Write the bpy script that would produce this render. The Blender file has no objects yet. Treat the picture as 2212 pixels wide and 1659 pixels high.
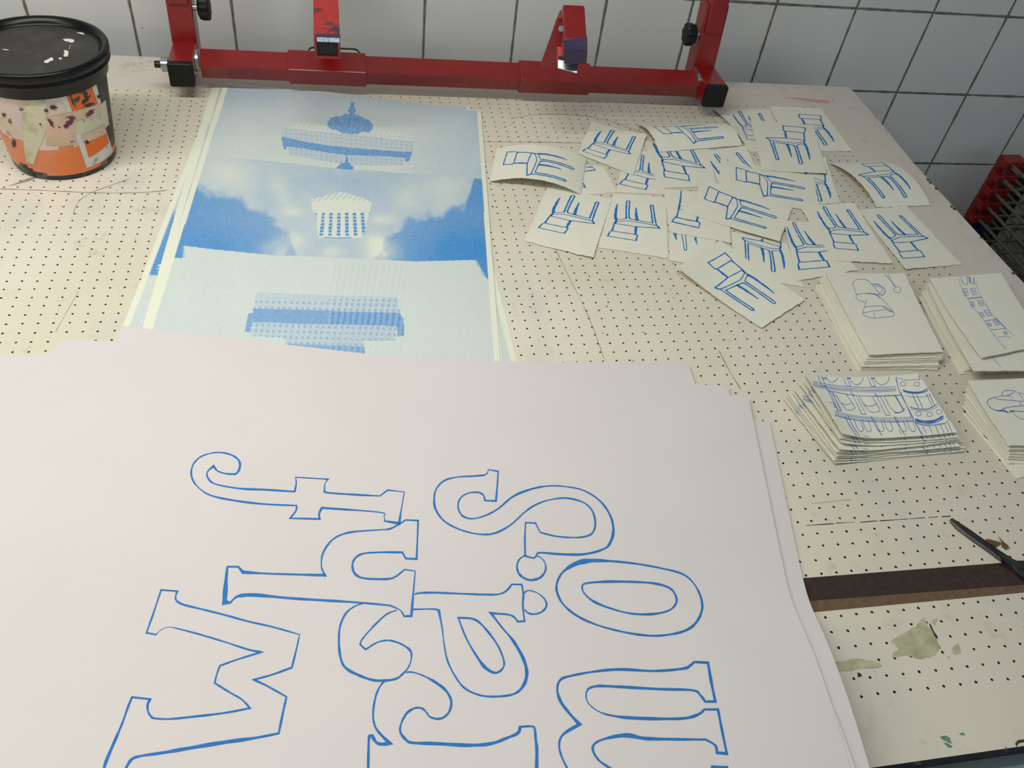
import bpy, bmesh, math, random
import numpy as np
from mathutils import Vector, Matrix

random.seed(7)
rng = np.random.default_rng(7)
scene = bpy.context.scene
COL = scene.collection
TZ = 0.90            # height of the table top above the floor

# ------------------------------------------------------------------ camera
CAM = np.array([-0.26385444, -1.11737276, 0.82956708 + TZ])
RW = np.array([[0.98116884, -0.15963526, 0.1087396],
               [-0.03887608, -0.71466664, -0.69838402],
               [0.18919928, 0.68100527, -0.70741463]])
F = 1818.113
cd = bpy.data.cameras.new('camera')
cd.sensor_fit = 'HORIZONTAL'; cd.sensor_width = 36.0; cd.lens = F / 2212 * 36.0
cd.clip_start = 0.01; cd.clip_end = 50
co = bpy.data.objects.new('camera', cd); COL.objects.link(co)
m3 = Matrix((RW[0], -RW[1], -RW[2])).transposed()
co.matrix_world = Matrix.Translation(Vector(CAM)) @ m3.to_4x4()
scene.camera = co

# ------------------------------------------------------------------ world and lights
w = bpy.data.worlds.new('world'); scene.world = w; w.use_nodes = True
bg = w.node_tree.nodes['Background']
bg.inputs[0].default_value = (0.80, 0.90, 1.0, 1); bg.inputs[1].default_value = 0.26
def area(name, loc, rot, sx, sy, power, color):
    l = bpy.data.lights.new(name, 'AREA'); l.shape = 'RECTANGLE'; l.size = sx; l.size_y = sy
    l.energy = power; l.color = color
    o = bpy.data.objects.new(name, l); COL.objects.link(o); o.location = loc; o.rotation_euler = rot
    return o
area('ceiling_tube_light', (-0.72, -0.33, TZ + 1.34), (0, 0, 0), 1.5, 0.08, 17, (1.0, 0.972, 0.91))
area('ceiling_tube_light', (-2.6, -1.2, TZ + 1.75), (0, math.radians(-12), 0), 1.5, 0.35, 13, (1.0, 0.96, 0.90))
area('window_daylight', (2.7, -2.4, TZ + 0.9), (math.radians(75), 0, math.radians(50)), 1.4, 1.2, 3, (0.80, 0.93, 1.0))
scene.view_settings.view_transform = 'Standard'
scene.view_settings.look = 'None'
scene.view_settings.exposure = 0.05
scene.view_settings.gamma = 1.0
scene.view_settings.use_curve_mapping = False

# ------------------------------------------------------------------ helpers: geometry of the view
def T(px, py, z=0.0):
    """point on the horizontal plane z (above the table top) seen at photo pixel px,py"""
    d = RW.T @ np.array([(px - 1106) / F, (py - 829.5) / F, 1.0])
    t = (z + TZ - CAM[2]) / d[2]
    p = CAM + d * t
    return np.array([p[0], p[1]])
def onY(px, py, Y):
    d = RW.T @ np.array([(px - 1106) / F, (py - 829.5) / F, 1.0])
    return CAM + d * ((Y - CAM[1]) / d[1])
def atD(px, py, D):
    return CAM + (RW.T @ np.array([(px - 1106) / F, (py - 829.5) / F, 1.0])) * D
def PR(X):
    X = np.atleast_2d(X)
    Y = (X - CAM) @ RW.T
    return np.stack([1106 + F * Y[:, 0] / Y[:, 2], 829.5 + F * Y[:, 1] / Y[:, 2]], 1)

# ------------------------------------------------------------------ helpers: materials
def s2l(c):
    out = []
    for v in c[:3]:
        v = v / 255.0
        out.append(v / 12.92 if v <= 0.04045 else ((v + 0.055) / 1.055) ** 2.4)
    return (*out, 1.0)
class NT:
    def __init__(s, m): s.t = m.node_tree
    def n(s, kind, **kw):
        nd = s.t.nodes.new(kind)
        for k, v in kw.items(): setattr(nd, k, v)
        return nd
    def l(s, a, b): s.t.links.new(a, b)
    def math(s, op, a, b=None, c=None):
        nd = s.n('ShaderNodeMath', operation=op)
        for i, v in enumerate((a, b, c)):
            if v is None: continue
            if isinstance(v, (int, float)): nd.inputs[i].default_value = v
            else: s.l(v, nd.inputs[i])
        return nd.outputs[0]
    def mix(s, f, a, b):
        nd = s.n('ShaderNodeMix', data_type='RGBA')
        if isinstance(f, (int, float)): nd.inputs[0].default_value = f
        else: s.l(f, nd.inputs[0])
        for i, v in ((6, a), (7, b)):
            if isinstance(v, tuple): nd.inputs[i].default_value = v
            else: s.l(v, nd.inputs[i])
        return nd.outputs[2]
    def noise(s, scale, detail=3, rough=0.5, vec=None, dist=0.0):
        nd = s.n('ShaderNodeTexNoise'); nd.inputs['Scale'].default_value = scale
        nd.inputs['Detail'].default_value = detail; nd.inputs['Roughness'].default_value = rough
        nd.inputs['Distortion'].default_value = dist
        if vec is None: vec = s.obj()
        s.l(vec, nd.inputs['Vector'])
        return nd.outputs['Fac']
    def obj(s):
        if not hasattr(s, '_o'): s._o = s.n('ShaderNodeTexCoord').outputs['Object']
        return s._o
    def ramp(s, f, lo, hi):
        nd = s.n('ShaderNodeMapRange', clamp=True); s.l(f, nd.inputs[0])
        nd.inputs[1].default_value = lo; nd.inputs[2].default_value = hi
        return nd.outputs[0]
def newmat(name):
    m = bpy.data.materials.new(name); m.use_nodes = True
    return m, NT(m), m.node_tree.nodes['Principled BSDF']
def simple(name, c, rough=0.6, metal=0.0, var=0.06, scale=60.0, bump=0.0, c2=None, coat=0.0, spec=0.5):
    m, t, b = newmat(name)
    a = s2l(c)
    d = s2l(c2) if c2 else tuple(x * (1 - var * 2) for x in a[:3]) + (1,)
    f = t.ramp(t.noise(scale, 4), 0.35, 0.65)
    t.l(t.mix(f, a, d), b.inputs['Base Color'])
    b.inputs['Roughness'].default_value = rough; b.inputs['Metallic'].default_value = metal
    b.inputs['Coat Weight'].default_value = coat; b.inputs['Coat Roughness'].default_value = 0.15
    b.inputs['Specular IOR Level'].default_value = spec
    if bump:
        bp = t.n('ShaderNodeBump'); bp.inputs['Strength'].default_value = bump
        bp.inputs['Distance'].default_value = 0.001
        t.l(t.noise(scale * 6, 3), bp.inputs['Height']); t.l(bp.outputs[0], b.inputs['Normal'])
    return m
def dirty(name, base, stains, rough=0.5, coat=0.0):
    """base colour with patches of stain colours: stains = [(colour, scale, lo, hi, seed offset)]"""
    m, t, b = newmat(name)
    cur = s2l(base)
    for (c, sc, lo, hi, off) in stains:
        mp = t.n('ShaderNodeMapping'); mp.inputs['Location'].default_value = (off, off * 1.7, off * 0.3)
        t.l(t.obj(), mp.inputs['Vector'])
        f = t.ramp(t.noise(sc, 5, 0.6, mp.outputs[0]), lo, hi)
        cur = t.mix(f, cur, s2l(c))
    if isinstance(cur, tuple): b.inputs['Base Color'].default_value = cur
    else: t.l(cur, b.inputs['Base Color'])
    b.inputs['Roughness'].default_value = rough; b.inputs['Coat Weight'].default_value = coat
    return m

M = {}
M['cream'] = simple('cream_paper', (234, 232, 213), 0.85, var=0.015, scale=40, bump=0.06, spec=0.2)
M['white'] = simple('poster_paper', (218, 212, 208), 0.8, var=0.012, scale=9, bump=0.03, spec=0.25)
M['ink'] = simple('blue_ink', (40, 126, 198), 0.6, var=0.10, scale=260, spec=0.3)
M['ink_poster'] = simple('blue_poster_ink', (40, 122, 198), 0.6, var=0.10, scale=200, spec=0.3)
M['ink_thin'] = simple('fine_blue_ink', (62, 116, 196), 0.6, var=0.10, scale=260, spec=0.3)
M['ink_pale'] = simple('pale_blue_ink', (120, 154, 208), 0.6, var=0.08, scale=200, spec=0.3)
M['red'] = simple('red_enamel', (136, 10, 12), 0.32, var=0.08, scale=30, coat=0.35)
M['tick'] = simple('engraved_tick', (96, 16, 18), 0.6)
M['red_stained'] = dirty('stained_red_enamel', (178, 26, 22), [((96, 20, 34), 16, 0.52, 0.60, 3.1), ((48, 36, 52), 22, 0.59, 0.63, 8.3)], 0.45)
M['blackcap'] = simple('black_plastic', (11, 13, 14), 0.5, var=0.1, scale=90, spec=0.35)
M['black'] = simple('black_hole_lining', (14, 13, 13), 0.6, var=0.1)
M['navy'] = dirty('dried_navy_paint', (44, 34, 80), [((60, 40, 60), 90, 0.45, 0.6, 1.0)], 0.5)
M['whitepaint'] = dirty('dried_white_paint', (200, 218, 222), [((120, 150, 170), 120, 0.5, 0.65, 2.0)], 0.5)
M['zinc'] = simple('zinc_metal', (190, 196, 196), 0.3, metal=0.9, var=0.1, scale=80)
M['steel'] = simple('dull_steel', (120, 118, 110), 0.45, metal=0.55, var=0.15, scale=80)
M['darksteel'] = simple('dark_steel', (44, 44, 46), 0.42, metal=0.4, var=0.15, scale=120)
M['wire'] = simple('grey_coated_wire', (112, 106, 94), 0.5, metal=0.3, var=0.12, scale=60)
M['redplastic'] = simple('red_plastic', (138, 20, 20), 0.45, var=0.1, scale=60)
M['blueplastic'] = simple('dark_blue_plastic', (28, 30, 84), 0.45, var=0.1, scale=60)
M['ivory'] = simple('ivory_plastic', (226, 218, 192), 0.5, var=0.04, scale=40)
M['sealant'] = simple('black_sealant', (48, 44, 38), 0.7, var=0.1, scale=90)
M['tape_dark'] = simple('brown_packing_tape', (62, 46, 35), 0.38, var=0.14, scale=120, c2=(50, 37, 29))
M['tape_light'] = simple('single_layer_brown_tape', (116, 92, 66), 0.38, var=0.10, scale=120, c2=(100, 78, 55))
M['scrap'] = simple('torn_brown_tape', (112, 82, 46), 0.45, var=0.15, scale=150)
M['edge'] = simple('dark_board_edge', (52, 52, 52), 0.7, var=0.2, scale=50, bump=0.3)
M['frame'] = simple('blue_grey_steel_frame', (130, 144, 146), 0.5, var=0.08, scale=30)
M['pencil'] = simple('pencil_line', (150, 146, 128), 0.8, var=0.15, scale=200)
M['penline'] = simple('black_pen_line', (48, 44, 36), 0.7, var=0.2, scale=300)
M['residue'] = simple('tape_residue', (196, 192, 160), 0.6, var=0.10, scale=70, c2=(164, 163, 126))
M['greenpaint'] = simple('green_paint_smear', (104, 154, 120), 0.6, var=0.2, scale=200, c2=(70, 118, 88))
M['pinkpaint'] = simple('pink_smear', (226, 160, 160), 0.7, var=0.08, scale=60)
M['chip'] = simple('chipped_board', (78, 66, 46), 0.8, var=0.2, scale=200)
M['floor'] = simple('grey_floor', (104, 108, 108), 0.6, var=0.15, scale=8)

def table_material():
    m, t, b = newmat('perforated_cream_laminate')
    sp = t.n('ShaderNodeSeparateXYZ'); t.l(t.obj(), sp.inputs[0])
    x, y = sp.outputs[0], sp.outputs[1]
    P, Q = 0.02, 0.0186658
    jx = t.math('MULTIPLY', t.math('SUBTRACT', t.noise(37.0, 1), 0.5), 0.004)
    jy = t.math('MULTIPLY', t.math('SUBTRACT', t.noise(43.0, 1), 0.5), 0.004)
    u = t.math('MULTIPLY', t.math('SUBTRACT', t.math('FRACT', t.math('ADD', t.math('DIVIDE', t.math('ADD', x, jx), P), 100.5)), 0.5), P)
    v = t.math('MULTIPLY', t.math('SUBTRACT', t.math('FRACT', t.math('ADD', t.math('DIVIDE', t.math('ADD', y, jy), Q), 100.5)), 0.5), Q)
    r = t.math('SQRT', t.math('ADD', t.math('MULTIPLY', u, u), t.math('MULTIPLY', v, v)))
    hole = t.math('LESS_THAN', r, 0.00165)
    hole = t.math('MULTIPLY', hole, t.math('LESS_THAN', x, 0.785))
    hole = t.math('MULTIPLY', hole, t.math('LESS_THAN', y, 0.517))
    hole = t.math('MULTIPLY', hole, t.math('GREATER_THAN', y, -0.815))
    base = t.mix(t.ramp(t.noise(3.2, 3), 0.40, 0.62), s2l((227, 219, 201)), s2l((218, 212, 188)))
    base = t.mix(t.ramp(t.noise(5.0, 2, 0.5, dist=1.0), 0.55, 0.75), base, s2l((209, 209, 193)))
    base = t.mix(t.math('MULTIPLY', t.ramp(x, 0.15, 0.75), 0.55), base, s2l((205, 199, 182)))  # weaker light toward the right, painted into the laminate colour as a darker tone
    # pinkish-grey band without holes at the back and right rim
    rim = t.math('MAXIMUM', t.ramp(y, 0.49, 0.53), t.ramp(x, 0.70, 0.82))
    base = t.mix(t.math('MULTIPLY', rim, 0.75), base, s2l((214, 204, 194)))
    grime = t.math('MULTIPLY', t.ramp(t.noise(26.0, 6, 0.7), 0.60, 0.80), 0.55)
    base = t.mix(grime, base, s2l((150, 146, 126)))
    edge = t.math('MULTIPLY', t.math('MAXIMUM', t.ramp(x, 0.84, 0.93), t.ramp(y, 0.53, 0.62)), t.ramp(t.noise(34.0, 6, 0.75), 0.52, 0.70))
    base = t.mix(t.math('MULTIPLY', edge, 0.55), base, s2l((138, 132, 122)))
    col = t.mix(hole, base, s2l((22, 21, 15)))
    t.l(col, b.inputs['Base Color'])
    b.inputs['Roughness'].default_value = 0.55
    b.inputs['Specular IOR Level'].default_value = 0.3
    return m
M['table'] = table_material()

def tile_material():
    m, t, b = newmat('glazed_white_wall_tiles')
    sp = t.n('ShaderNodeSeparateXYZ'); t.l(t.obj(), sp.inputs[0])
    x, z = sp.outputs[0], sp.outputs[2]
    g = 0.2
    wob = t.math('MULTIPLY', t.math('SUBTRACT', t.noise(30.0, 2), 0.5), 0.004)
    def dist(c, off):
        f = t.math('FRACT', t.math('ADD', t.math('DIVIDE', t.math('SUBTRACT', c, off), g), 50.5))
        return t.math('MULTIPLY', t.math('ABSOLUTE', t.math('SUBTRACT', f, 0.5)), g)
    d = t.math('MINIMUM', t.math('ADD', dist(x, 0.72602), wob), t.math('ADD', dist(z, TZ + 0.14207), wob))
    grout = t.math('SUBTRACT', 1.0, t.ramp(d, 0.0018, 0.0038))
    base = t.mix(t.ramp(t.noise(2.2, 3), 0.35, 0.7), s2l((224, 225, 219)), s2l((210, 213, 210)))
    spots = t.math('MULTIPLY', t.ramp(t.noise(11.0, 3, 0.5), 0.68, 0.80), 0.5)
    base = t.mix(spots, base, s2l((160, 150, 118)))
    specks = t.ramp(t.noise(75.0, 2), 0.775, 0.79)
    base = t.mix(specks, base, s2l((70, 50, 34)))
    gc = t.mix(t.ramp(t.noise(40.0, 3), 0.35, 0.65), s2l((128, 122, 108)), s2l((96, 94, 84)))
    t.l(t.mix(grout, base, gc), b.inputs['Base Color'])
    rr = t.math('ADD', t.math('MULTIPLY', grout, 0.4), 0.34); t.l(rr, b.inputs['Roughness'])
    bp = t.n('ShaderNodeBump'); bp.inputs['Strength'].default_value = 0.5; bp.inputs['Distance'].default_value = 0.002
    t.l(t.math('SUBTRACT', 1.0, grout), bp.inputs['Height']); t.l(bp.outputs[0], b.inputs['Normal'])
    return m
M['tiles'] = tile_material()

def print_material():
    m, t, b = newmat('blue_halftone_print')
    at = t.n('ShaderNodeAttribute', attribute_name='ink_amount')
    f = at.outputs['Fac']
    sp = t.n('ShaderNodeSeparateXYZ'); t.l(t.obj(), sp.inputs[0])
    a = t.math('SINE', t.math('MULTIPLY', t.math('ADD', sp.outputs[0], sp.outputs[1]), 3000.0))
    c = t.math('SINE', t.math('MULTIPLY', t.math('SUBTRACT', sp.outputs[0], sp.outputs[1]), 3000.0))
    dots = t.math('ADD', t.math('MULTIPLY', t.math('MULTIPLY', a, c), 0.10), t.math('MULTIPLY', t.math('SUBTRACT', t.noise(700, 2), 0.5), 0.22))
    inkd = t.math('MULTIPLY', t.math('MULTIPLY', dots, 1.4), t.ramp(f, 0.02, 0.15))
    ff = t.n('ShaderNodeClamp'); t.l(t.math('ADD', f, inkd), ff.inputs[0])
    t.l(t.mix(ff.outputs[0], s2l((231, 233, 212)), s2l((38, 136, 206))), b.inputs['Base Color'])
    b.inputs['Roughness'].default_value = 0.8; b.inputs['Specular IOR Level'].default_value = 0.25
    return m
M['print'] = print_material()

# ------------------------------------------------------------------ helpers: objects
def tag(o, label=None, cat=None, group=None, kind=None):
    if label: o['label'] = label
    if cat: o['category'] = cat
    if group: o['group'] = group
    if kind: o['kind'] = kind
    return o
def empty(name, loc=(0, 0, 0), rz=0.0):
    o = bpy.data.objects.new(name, None); o.location = loc; o.rotation_euler = (0, 0, rz)
    o.empty_display_size = 0.05; COL.objects.link(o); return o
def link_mesh(name, me, parent=None):
    o = bpy.data.objects.new(name, me); COL.objects.link(o)
    if parent: o.parent = parent
    return o
class MB:
    """collects shapes for ONE mesh object"""
    def __init__(s): s.v = []; s.f = []; s.m = []; s.mats = []; s.smooth = []
    def mi(s, mat):
        if mat not in s.mats: s.mats.append(mat)
        return s.mats.index(mat)
    def add(s, verts, faces, mat, smooth=False):
        o = len(s.v); s.v += [tuple(map(float, p)) for p in verts]; k = s.mi(mat)
        for f in faces: s.f.append(tuple(i + o for i in f)); s.m.append(k); s.smooth.append(smooth)
    def frame_box(s, org, ax, ay, az, mat):
        org, ax, ay, az = map(np.array, (org, ax, ay, az))
        v = [org + a * ax + b * ay + c * az for c in (0, 1) for b in (0, 1) for a in (0, 1)]
        s.add(v, [(0, 2, 3, 1), (4, 5, 7, 6), (0, 1, 5, 4), (2, 6, 7, 3), (0, 4, 6, 2), (1, 3, 7, 5)], mat)
    def box(s, lo, hi, mat):
        lo = np.array(lo, float); hi = np.array(hi, float); d = hi - lo
        s.frame_box(lo, (d[0], 0, 0), (0, d[1], 0), (0, 0, d[2]), mat)
    def tube(s, a, b, r, mat, n=10, r2=None, cap=True):
        a = np.array(a, float); b = np.array(b, float); d = b - a; d /= np.linalg.norm(d)
        h = np.array([0, 0, 1.0]) if abs(d[2]) < 0.9 else np.array([1.0, 0, 0])
        u = np.cross(d, h); u /= np.linalg.norm(u); w_ = np.cross(d, u); r2 = r if r2 is None else r2
        ring = lambda c, rr: [c + rr * (math.cos(2 * math.pi * k / n) * u + math.sin(2 * math.pi * k / n) * w_) for k in range(n)]
        v = ring(a, r) + ring(b, r2)
        s.add(v, [(k, (k + 1) % n, n + (k + 1) % n, n + k) for k in range(n)], mat, True)
        if cap: s.add(ring(a, r), [tuple(range(n - 1, -1, -1))], mat); s.add(ring(b, r2), [tuple(range(n))], mat)
    def lathe(s, prof, mat, c=(0, 0, 0), n=64):
        v = [(c[0] + r * math.cos(2 * math.pi * k / n), c[1] + r * math.sin(2 * math.pi * k / n), c[2] + z) for r, z in prof for k in range(n)]
        f = [(j * n + k, j * n + (k + 1) % n, (j + 1) * n + (k + 1) % n, (j + 1) * n + k) for j in range(len(prof) - 1) for k in range(n)]
        s.add(v, f, mat, True)
    def build(s, name, parent=None, bevel=0.0, seg=2):
        me = bpy.data.meshes.new(name); me.from_pydata(s.v, [], s.f)
        for mt in s.mats: me.materials.append(mt)
        me.polygons.foreach_set('material_index', s.m)
        me.polygons.foreach_set('use_smooth', s.smooth)
        bm = bmesh.new(); bm.from_mesh(me)
        if bevel: bmesh.ops.remove_doubles(bm, verts=bm.verts, dist=1e-6)
        bmesh.ops.recalc_face_normals(bm, faces=bm.faces)
        bm.to_mesh(me); bm.free(); me.update()
        o = link_mesh(name, me, parent)
        if bevel:
            b = o.modifiers.new('bevel', 'BEVEL'); b.width = bevel; b.segments = seg; b.limit_method = 'ANGLE'
            b.angle_limit = math.radians(40)
        return o

# ------------------------------------------------------------------ helpers: drawn strokes
def catmull(P, k=6, closed=False):
    P = [np.array(p, float) for p in P]; n = len(P)
    if n < 3: return P
    out = []
    rngk = n if closed else n - 1
    for i in range(rngk):
        g = lambda j: P[j % n] if closed else P[min(max(j, 0), n - 1)]
        p0, p1, p2, p3 = g(i - 1), g(i), g(i + 1), g(i + 2)
        for q in range(k):
            t = q / k
            out.append(0.5 * ((2 * p1) + (-p0 + p2) * t + (2 * p0 - 5 * p1 + 4 * p2 - p3) * t * t + (-p0 + 3 * p1 - 3 * p2 + p3) * t ** 3))
    if not closed: out.append(P[-1])
    return out
def path(pts, closed=False, k=6):
    """pts: (x,y) smooth or (x,y,1) corner; returns a dense polyline; optional 4th value = width factor"""
    Q = [(p[0], p[1], (p[3] if len(p) > 3 else 1.0)) for p in pts]
    cor = [len(p) > 2 and p[2] == 1 for p in pts]
    if closed and not any(cor):
        r = catmull(Q, k, True); return r + [r[0]]
    if closed:
        i0 = cor.index(True); Q = Q[i0:] + Q[:i0] + [Q[i0]]; cor = cor[i0:] + cor[:i0] + [True]
    out = []; seg = [Q[0]]
    for i in range(1, len(Q)):
        seg.append(Q[i])
        if cor[i] or i == len(Q) - 1:
            c = catmull(seg, k) if len(seg) > 2 else [np.array(seg[0], float), np.array(seg[1], float)]
            out += c[:-1] if i != len(Q) - 1 else c
            seg = [Q[i]]
    return out
def ribbon(poly, width, step, jit=0.12):
    """polyline (x,y,wfactor) -> list of (left, right) pairs with mitred joints"""
    P = [np.array(poly[0])]
    for a, b in zip(poly[:-1], poly[1:]):
        a = np.array(a, float); b = np.array(b, float); L = np.hypot(*(b - a)[:2])
        if L < 1e-9: continue
        n = max(1, int(L / step))
        for q in range(1, n + 1): P.append(a + (b - a) * q / n)
    n = len(P)
    if n < 2: return []
    closed = np.hypot(*(P[0] - P[-1])[:2]) < 1e-6
    prs = []
    ph = random.random() * 10
    for i in range(n):
        a = P[i - 1] if i > 0 else (P[-2] if closed else P[0])
        b = P[i + 1] if i < n - 1 else (P[1] if closed else P[-1])
        d1 = (P[i] - a)[:2]; d2 = (b - P[i])[:2]
        if np.hypot(*d1) < 1e-9: d1 = d2
        if np.hypot(*d2) < 1e-9: d2 = d1
        d1 = d1 / np.hypot(*d1); d2 = d2 / np.hypot(*d2)
        t = d1 + d2
        if np.hypot(*t) < 1e-3: t = d1
        t = t / np.hypot(*t); nrm = np.array([-t[1], t[0]])
        c = max(0.35, abs(np.dot(nrm, np.array([-d1[1], d1[0]]))))
        wv = width * P[i][2] * 0.5 * (1 + jit * math.sin(i * 0.9 + ph) + jit * 0.8 * math.sin(i * 0.37 + 2 * ph)) / c
        prs.append((P[i][:2] + nrm * wv, P[i][:2] - nrm * wv))
    return prs
def z2p(org, s, pts):
    return [((p[0]) / s + org[0], p[1] / s + org[1]) + tuple(p[2:]) for p in pts]

# ------------------------------------------------------------------ helpers: sheets of paper
class Surf:
    """a curved sheet: four corners (TL,TR,BR,BL) on the table plus a height function zf(s,t,x,y)"""
    def __init__(s, xy, z, zf=None): s.c = [np.array(p, float) for p in xy]; s.z0 = z; s.zf = zf
    @classmethod
    def px(cls, quad, z, zf=None):
        cs = []
        for (p, st) in zip(quad, ((0, 0), (1, 0), (1, 1), (0, 1))):
            h = z
            for _ in range(4):
                q = T(p[0], p[1], h); h = z + (zf(st[0], st[1], q[0], q[1]) if zf else 0)
            cs.append(T(p[0], p[1], h))
        return cls(cs, z, zf)
    def xy(s, a, b):
        a = np.asarray(a, float)[..., None]; b = np.asarray(b, float)[..., None]; c = s.c
        return (1 - a) * (1 - b) * c[0] + a * (1 - b) * c[1] + a * b * c[2] + (1 - a) * b * c[3]
    def P(s, a, b, off=0.0):
        q = s.xy(a, b); x, y = q[..., 0], q[..., 1]
        z = s.z0 + (s.zf(np.asarray(a, float), np.asarray(b, float), x, y) if s.zf else 0 * x)
        return np.stack([x, y, TZ + z + off], -1)
    def inv(s, xy):
        st = np.array([0.5, 0.5])
        for _ in range(12):
            f = s.xy(*st) - xy
            c = s.c
            du = (1 - st[1]) * (c[1] - c[0]) + st[1] * (c[2] - c[3])
            dv = (1 - st[0]) * (c[3] - c[0]) + st[0] * (c[2] - c[1])
            st = st - np.linalg.solve(np.stack([du, dv], 1), f)
            if np.abs(f).max() < 1e-7: break
        return st
    def from_px(s, px, py):
        z = s.z0; st = None
        for _ in range(8 if s.zf else 1):
            q = T(px, py, z); st = s.inv(q)
            if s.zf:
                cl = np.clip(st, -0.2, 1.2)
                zn = s.z0 + float(s.zf(cl[0], cl[1], q[0], q[1])); z = z + 0.7 * (zn - z)
        return st
def strokes_px(surf, strokes, width=1.6, step=6.0, k=6, jit=0.12):
    """strokes: list of (pixel points, closed, width) -> list of quads strips in (s,t)"""
    out = []
    for st in strokes:
        pts = st[0]; closed = st[1] if len(st) > 1 else False; wd = st[2] if len(st) > 2 else width
        rb = ribbon(path(pts, closed, k), wd, step, jit)
        out.append([(surf.from_px(*a), surf.from_px(*b)) for a, b in rb])
    return out
def sheet(name, surf, mat, ns=10, nt=10, th=0.0004, ink=(), inkmat=None, deckle=0.0, parent=None, attr=None, eps=0.00018, fine=False):
    me_b = MB()
    a = np.linspace(0, 1, ns + 1); b = np.linspace(0, 1, nt + 1)
    A, B = np.meshgrid(a, b, indexing='ij')
    A2, B2 = A.copy(), B.copy()
    if deckle:
        for (arr, idx) in ((A2, (0, slice(None))), (A2, (-1, slice(None))), (B2, (slice(None), 0)), (B2, (slice(None), -1))):
            arr[idx] += rng.normal(0, deckle, arr[idx].shape)
    top = surf.P(A2, B2); bot = surf.P(A2, B2, -th)
    N, K = ns + 1, nt + 1
    idx = lambda i, j: i * K + j
    fs = [(idx(i, j), idx(i, j + 1), idx(i + 1, j + 1), idx(i + 1, j)) for i in range(ns) for j in range(nt)]
    me_b.add(top.reshape(-1, 3), fs, mat, True)
    o0 = len(me_b.v)
    me_b.add(bot.reshape(-1, 3), [tuple(reversed(f)) for f in fs], mat, True)
    per = [(i, 0) for i in range(N)] + [(N - 1, j) for j in range(1, K)] + [(i, K - 1) for i in range(N - 2, -1, -1)] + [(0, j) for j in range(K - 2, 0, -1)]
    sv = [me_b.v[idx(*p)] for p in per] + [me_b.v[o0 + idx(*p)] for p in per]; nper = len(per)
    me_b.add(sv, [(q, (q + 1) % nper, nper + (q + 1) % nper, nper + q) for q in range(nper)], mat, False)
    for strip in ink:
        if len(strip) < 2: continue
        L = np.array([s_[0] for s_ in strip]); R_ = np.array([s_[1] for s_ in strip])
        ok = ((L > 0.002) & (L < 0.998) & (R_ > 0.002) & (R_ < 0.998)).all(1)
        PL = surf.P(L[:, 0], L[:, 1], eps); PRr = surf.P(R_[:, 0], R_[:, 1], eps)
        vs = np.empty((2 * len(L), 3)); vs[0::2] = PL; vs[1::2] = PRr
        fs2 = [(2 * i, 2 * i + 1, 2 * i + 3, 2 * i + 2) for i in range(len(L) - 1) if ok[i] and ok[i + 1]]
        if fs2: me_b.add(vs, fs2, inkmat, False)
    me = bpy.data.meshes.new(name); me.from_pydata(me_b.v, [], me_b.f)
    for mt in me_b.mats: me.materials.append(mt)
    me.polygons.foreach_set('material_index', me_b.m); me.polygons.foreach_set('use_smooth', me_b.smooth)
    if attr is not None:
        at = me.attributes.new('ink_amount', 'FLOAT', 'POINT')
        vals = np.zeros(len(me_b.v), np.float32); vals[:N * K] = attr(A, B).reshape(-1)
        at.data.foreach_set('value', vals)
    me.update()
    return link_mesh(name, me, parent)

# ================================================================== THE ROOM
b = MB()
b.add([(-2.6, 0, 0), (3.2, 0, 0), (3.2, 0, 2.8), (-2.6, 0, 2.8), (-2.6, 0.08, 0), (3.2, 0.08, 0), (3.2, 0.08, 2.8), (-2.6, 0.08, 2.8)],
      [(0, 1, 2, 3), (4, 7, 6, 5), (0, 4, 5, 1), (3, 2, 6, 7), (0, 3, 7, 4), (1, 5, 6, 2)], M['tiles'])
wall = b.build('wall_back'); wall.location = (0, 0.722, 0); wall.rotation_euler = (0, 0, -0.0122)
tag(wall, kind='structure', label='white glazed tile wall with grey grout behind the table', cat='wall')
b = MB(); b.box((-2.6, -3.0, -0.05), (3.2, 0.80, 0), M['floor'])
tag(b.build('floor'), kind='structure', label='grey floor under the table and rack', cat='floor')

# ivory plate low on the wall, outlined in dark sealant
pl = empty('wall_plate', (0, 0, 0)); tag(pl, 'ivory rounded plate low on the tiled wall, behind the red crossbar', 'wall plate')
def rounded(x0, x1, z0, z1, r, n=8):
    out = []
    for cx, cz, a0 in ((x1 - r, z1 - r, 0), (x0 + r, z1 - r, 90), (x0 + r, z0 + r, 180), (x1 - r, z0 + r, 270)):
        for k in range(n + 1):
            a = math.radians(a0 + 90 * k / n); out.append((cx + r * math.cos(a), cz + r * math.sin(a)))
    return out
wy = 0.722 + 0.0122 * 0.28
p0 = onY(664, 108, wy); p1 = onY(778, 111, wy)
def slab(mb, outline, y0, y1, mat):
    n = len(outline)
    v = [(x, y0, z) for x, z in outline] + [(x, y1, z) for x, z in outline]
    mb.add(v, [tuple(range(n)), tuple(range(2 * n - 1, n - 1, -1))] + [(k, (k + 1) % n, n + (k + 1) % n, n + k) for k in range(n)], mat)
b = MB(); slab(b, rounded(p0[0] + .0018, p1[0] - .0018, p0[2] - 0.070, p0[2] + .0060, 0.012), wy - 0.012, wy, M['ivory']); b.build('plate', pl)
b = MB(); slab(b, rounded(p0[0], p1[0], p0[2] - 0.072, p0[2] + .008, 0.0135), wy - 0.006, wy + 0.001, M['sealant']); b.build('sealant_bead', pl)

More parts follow.
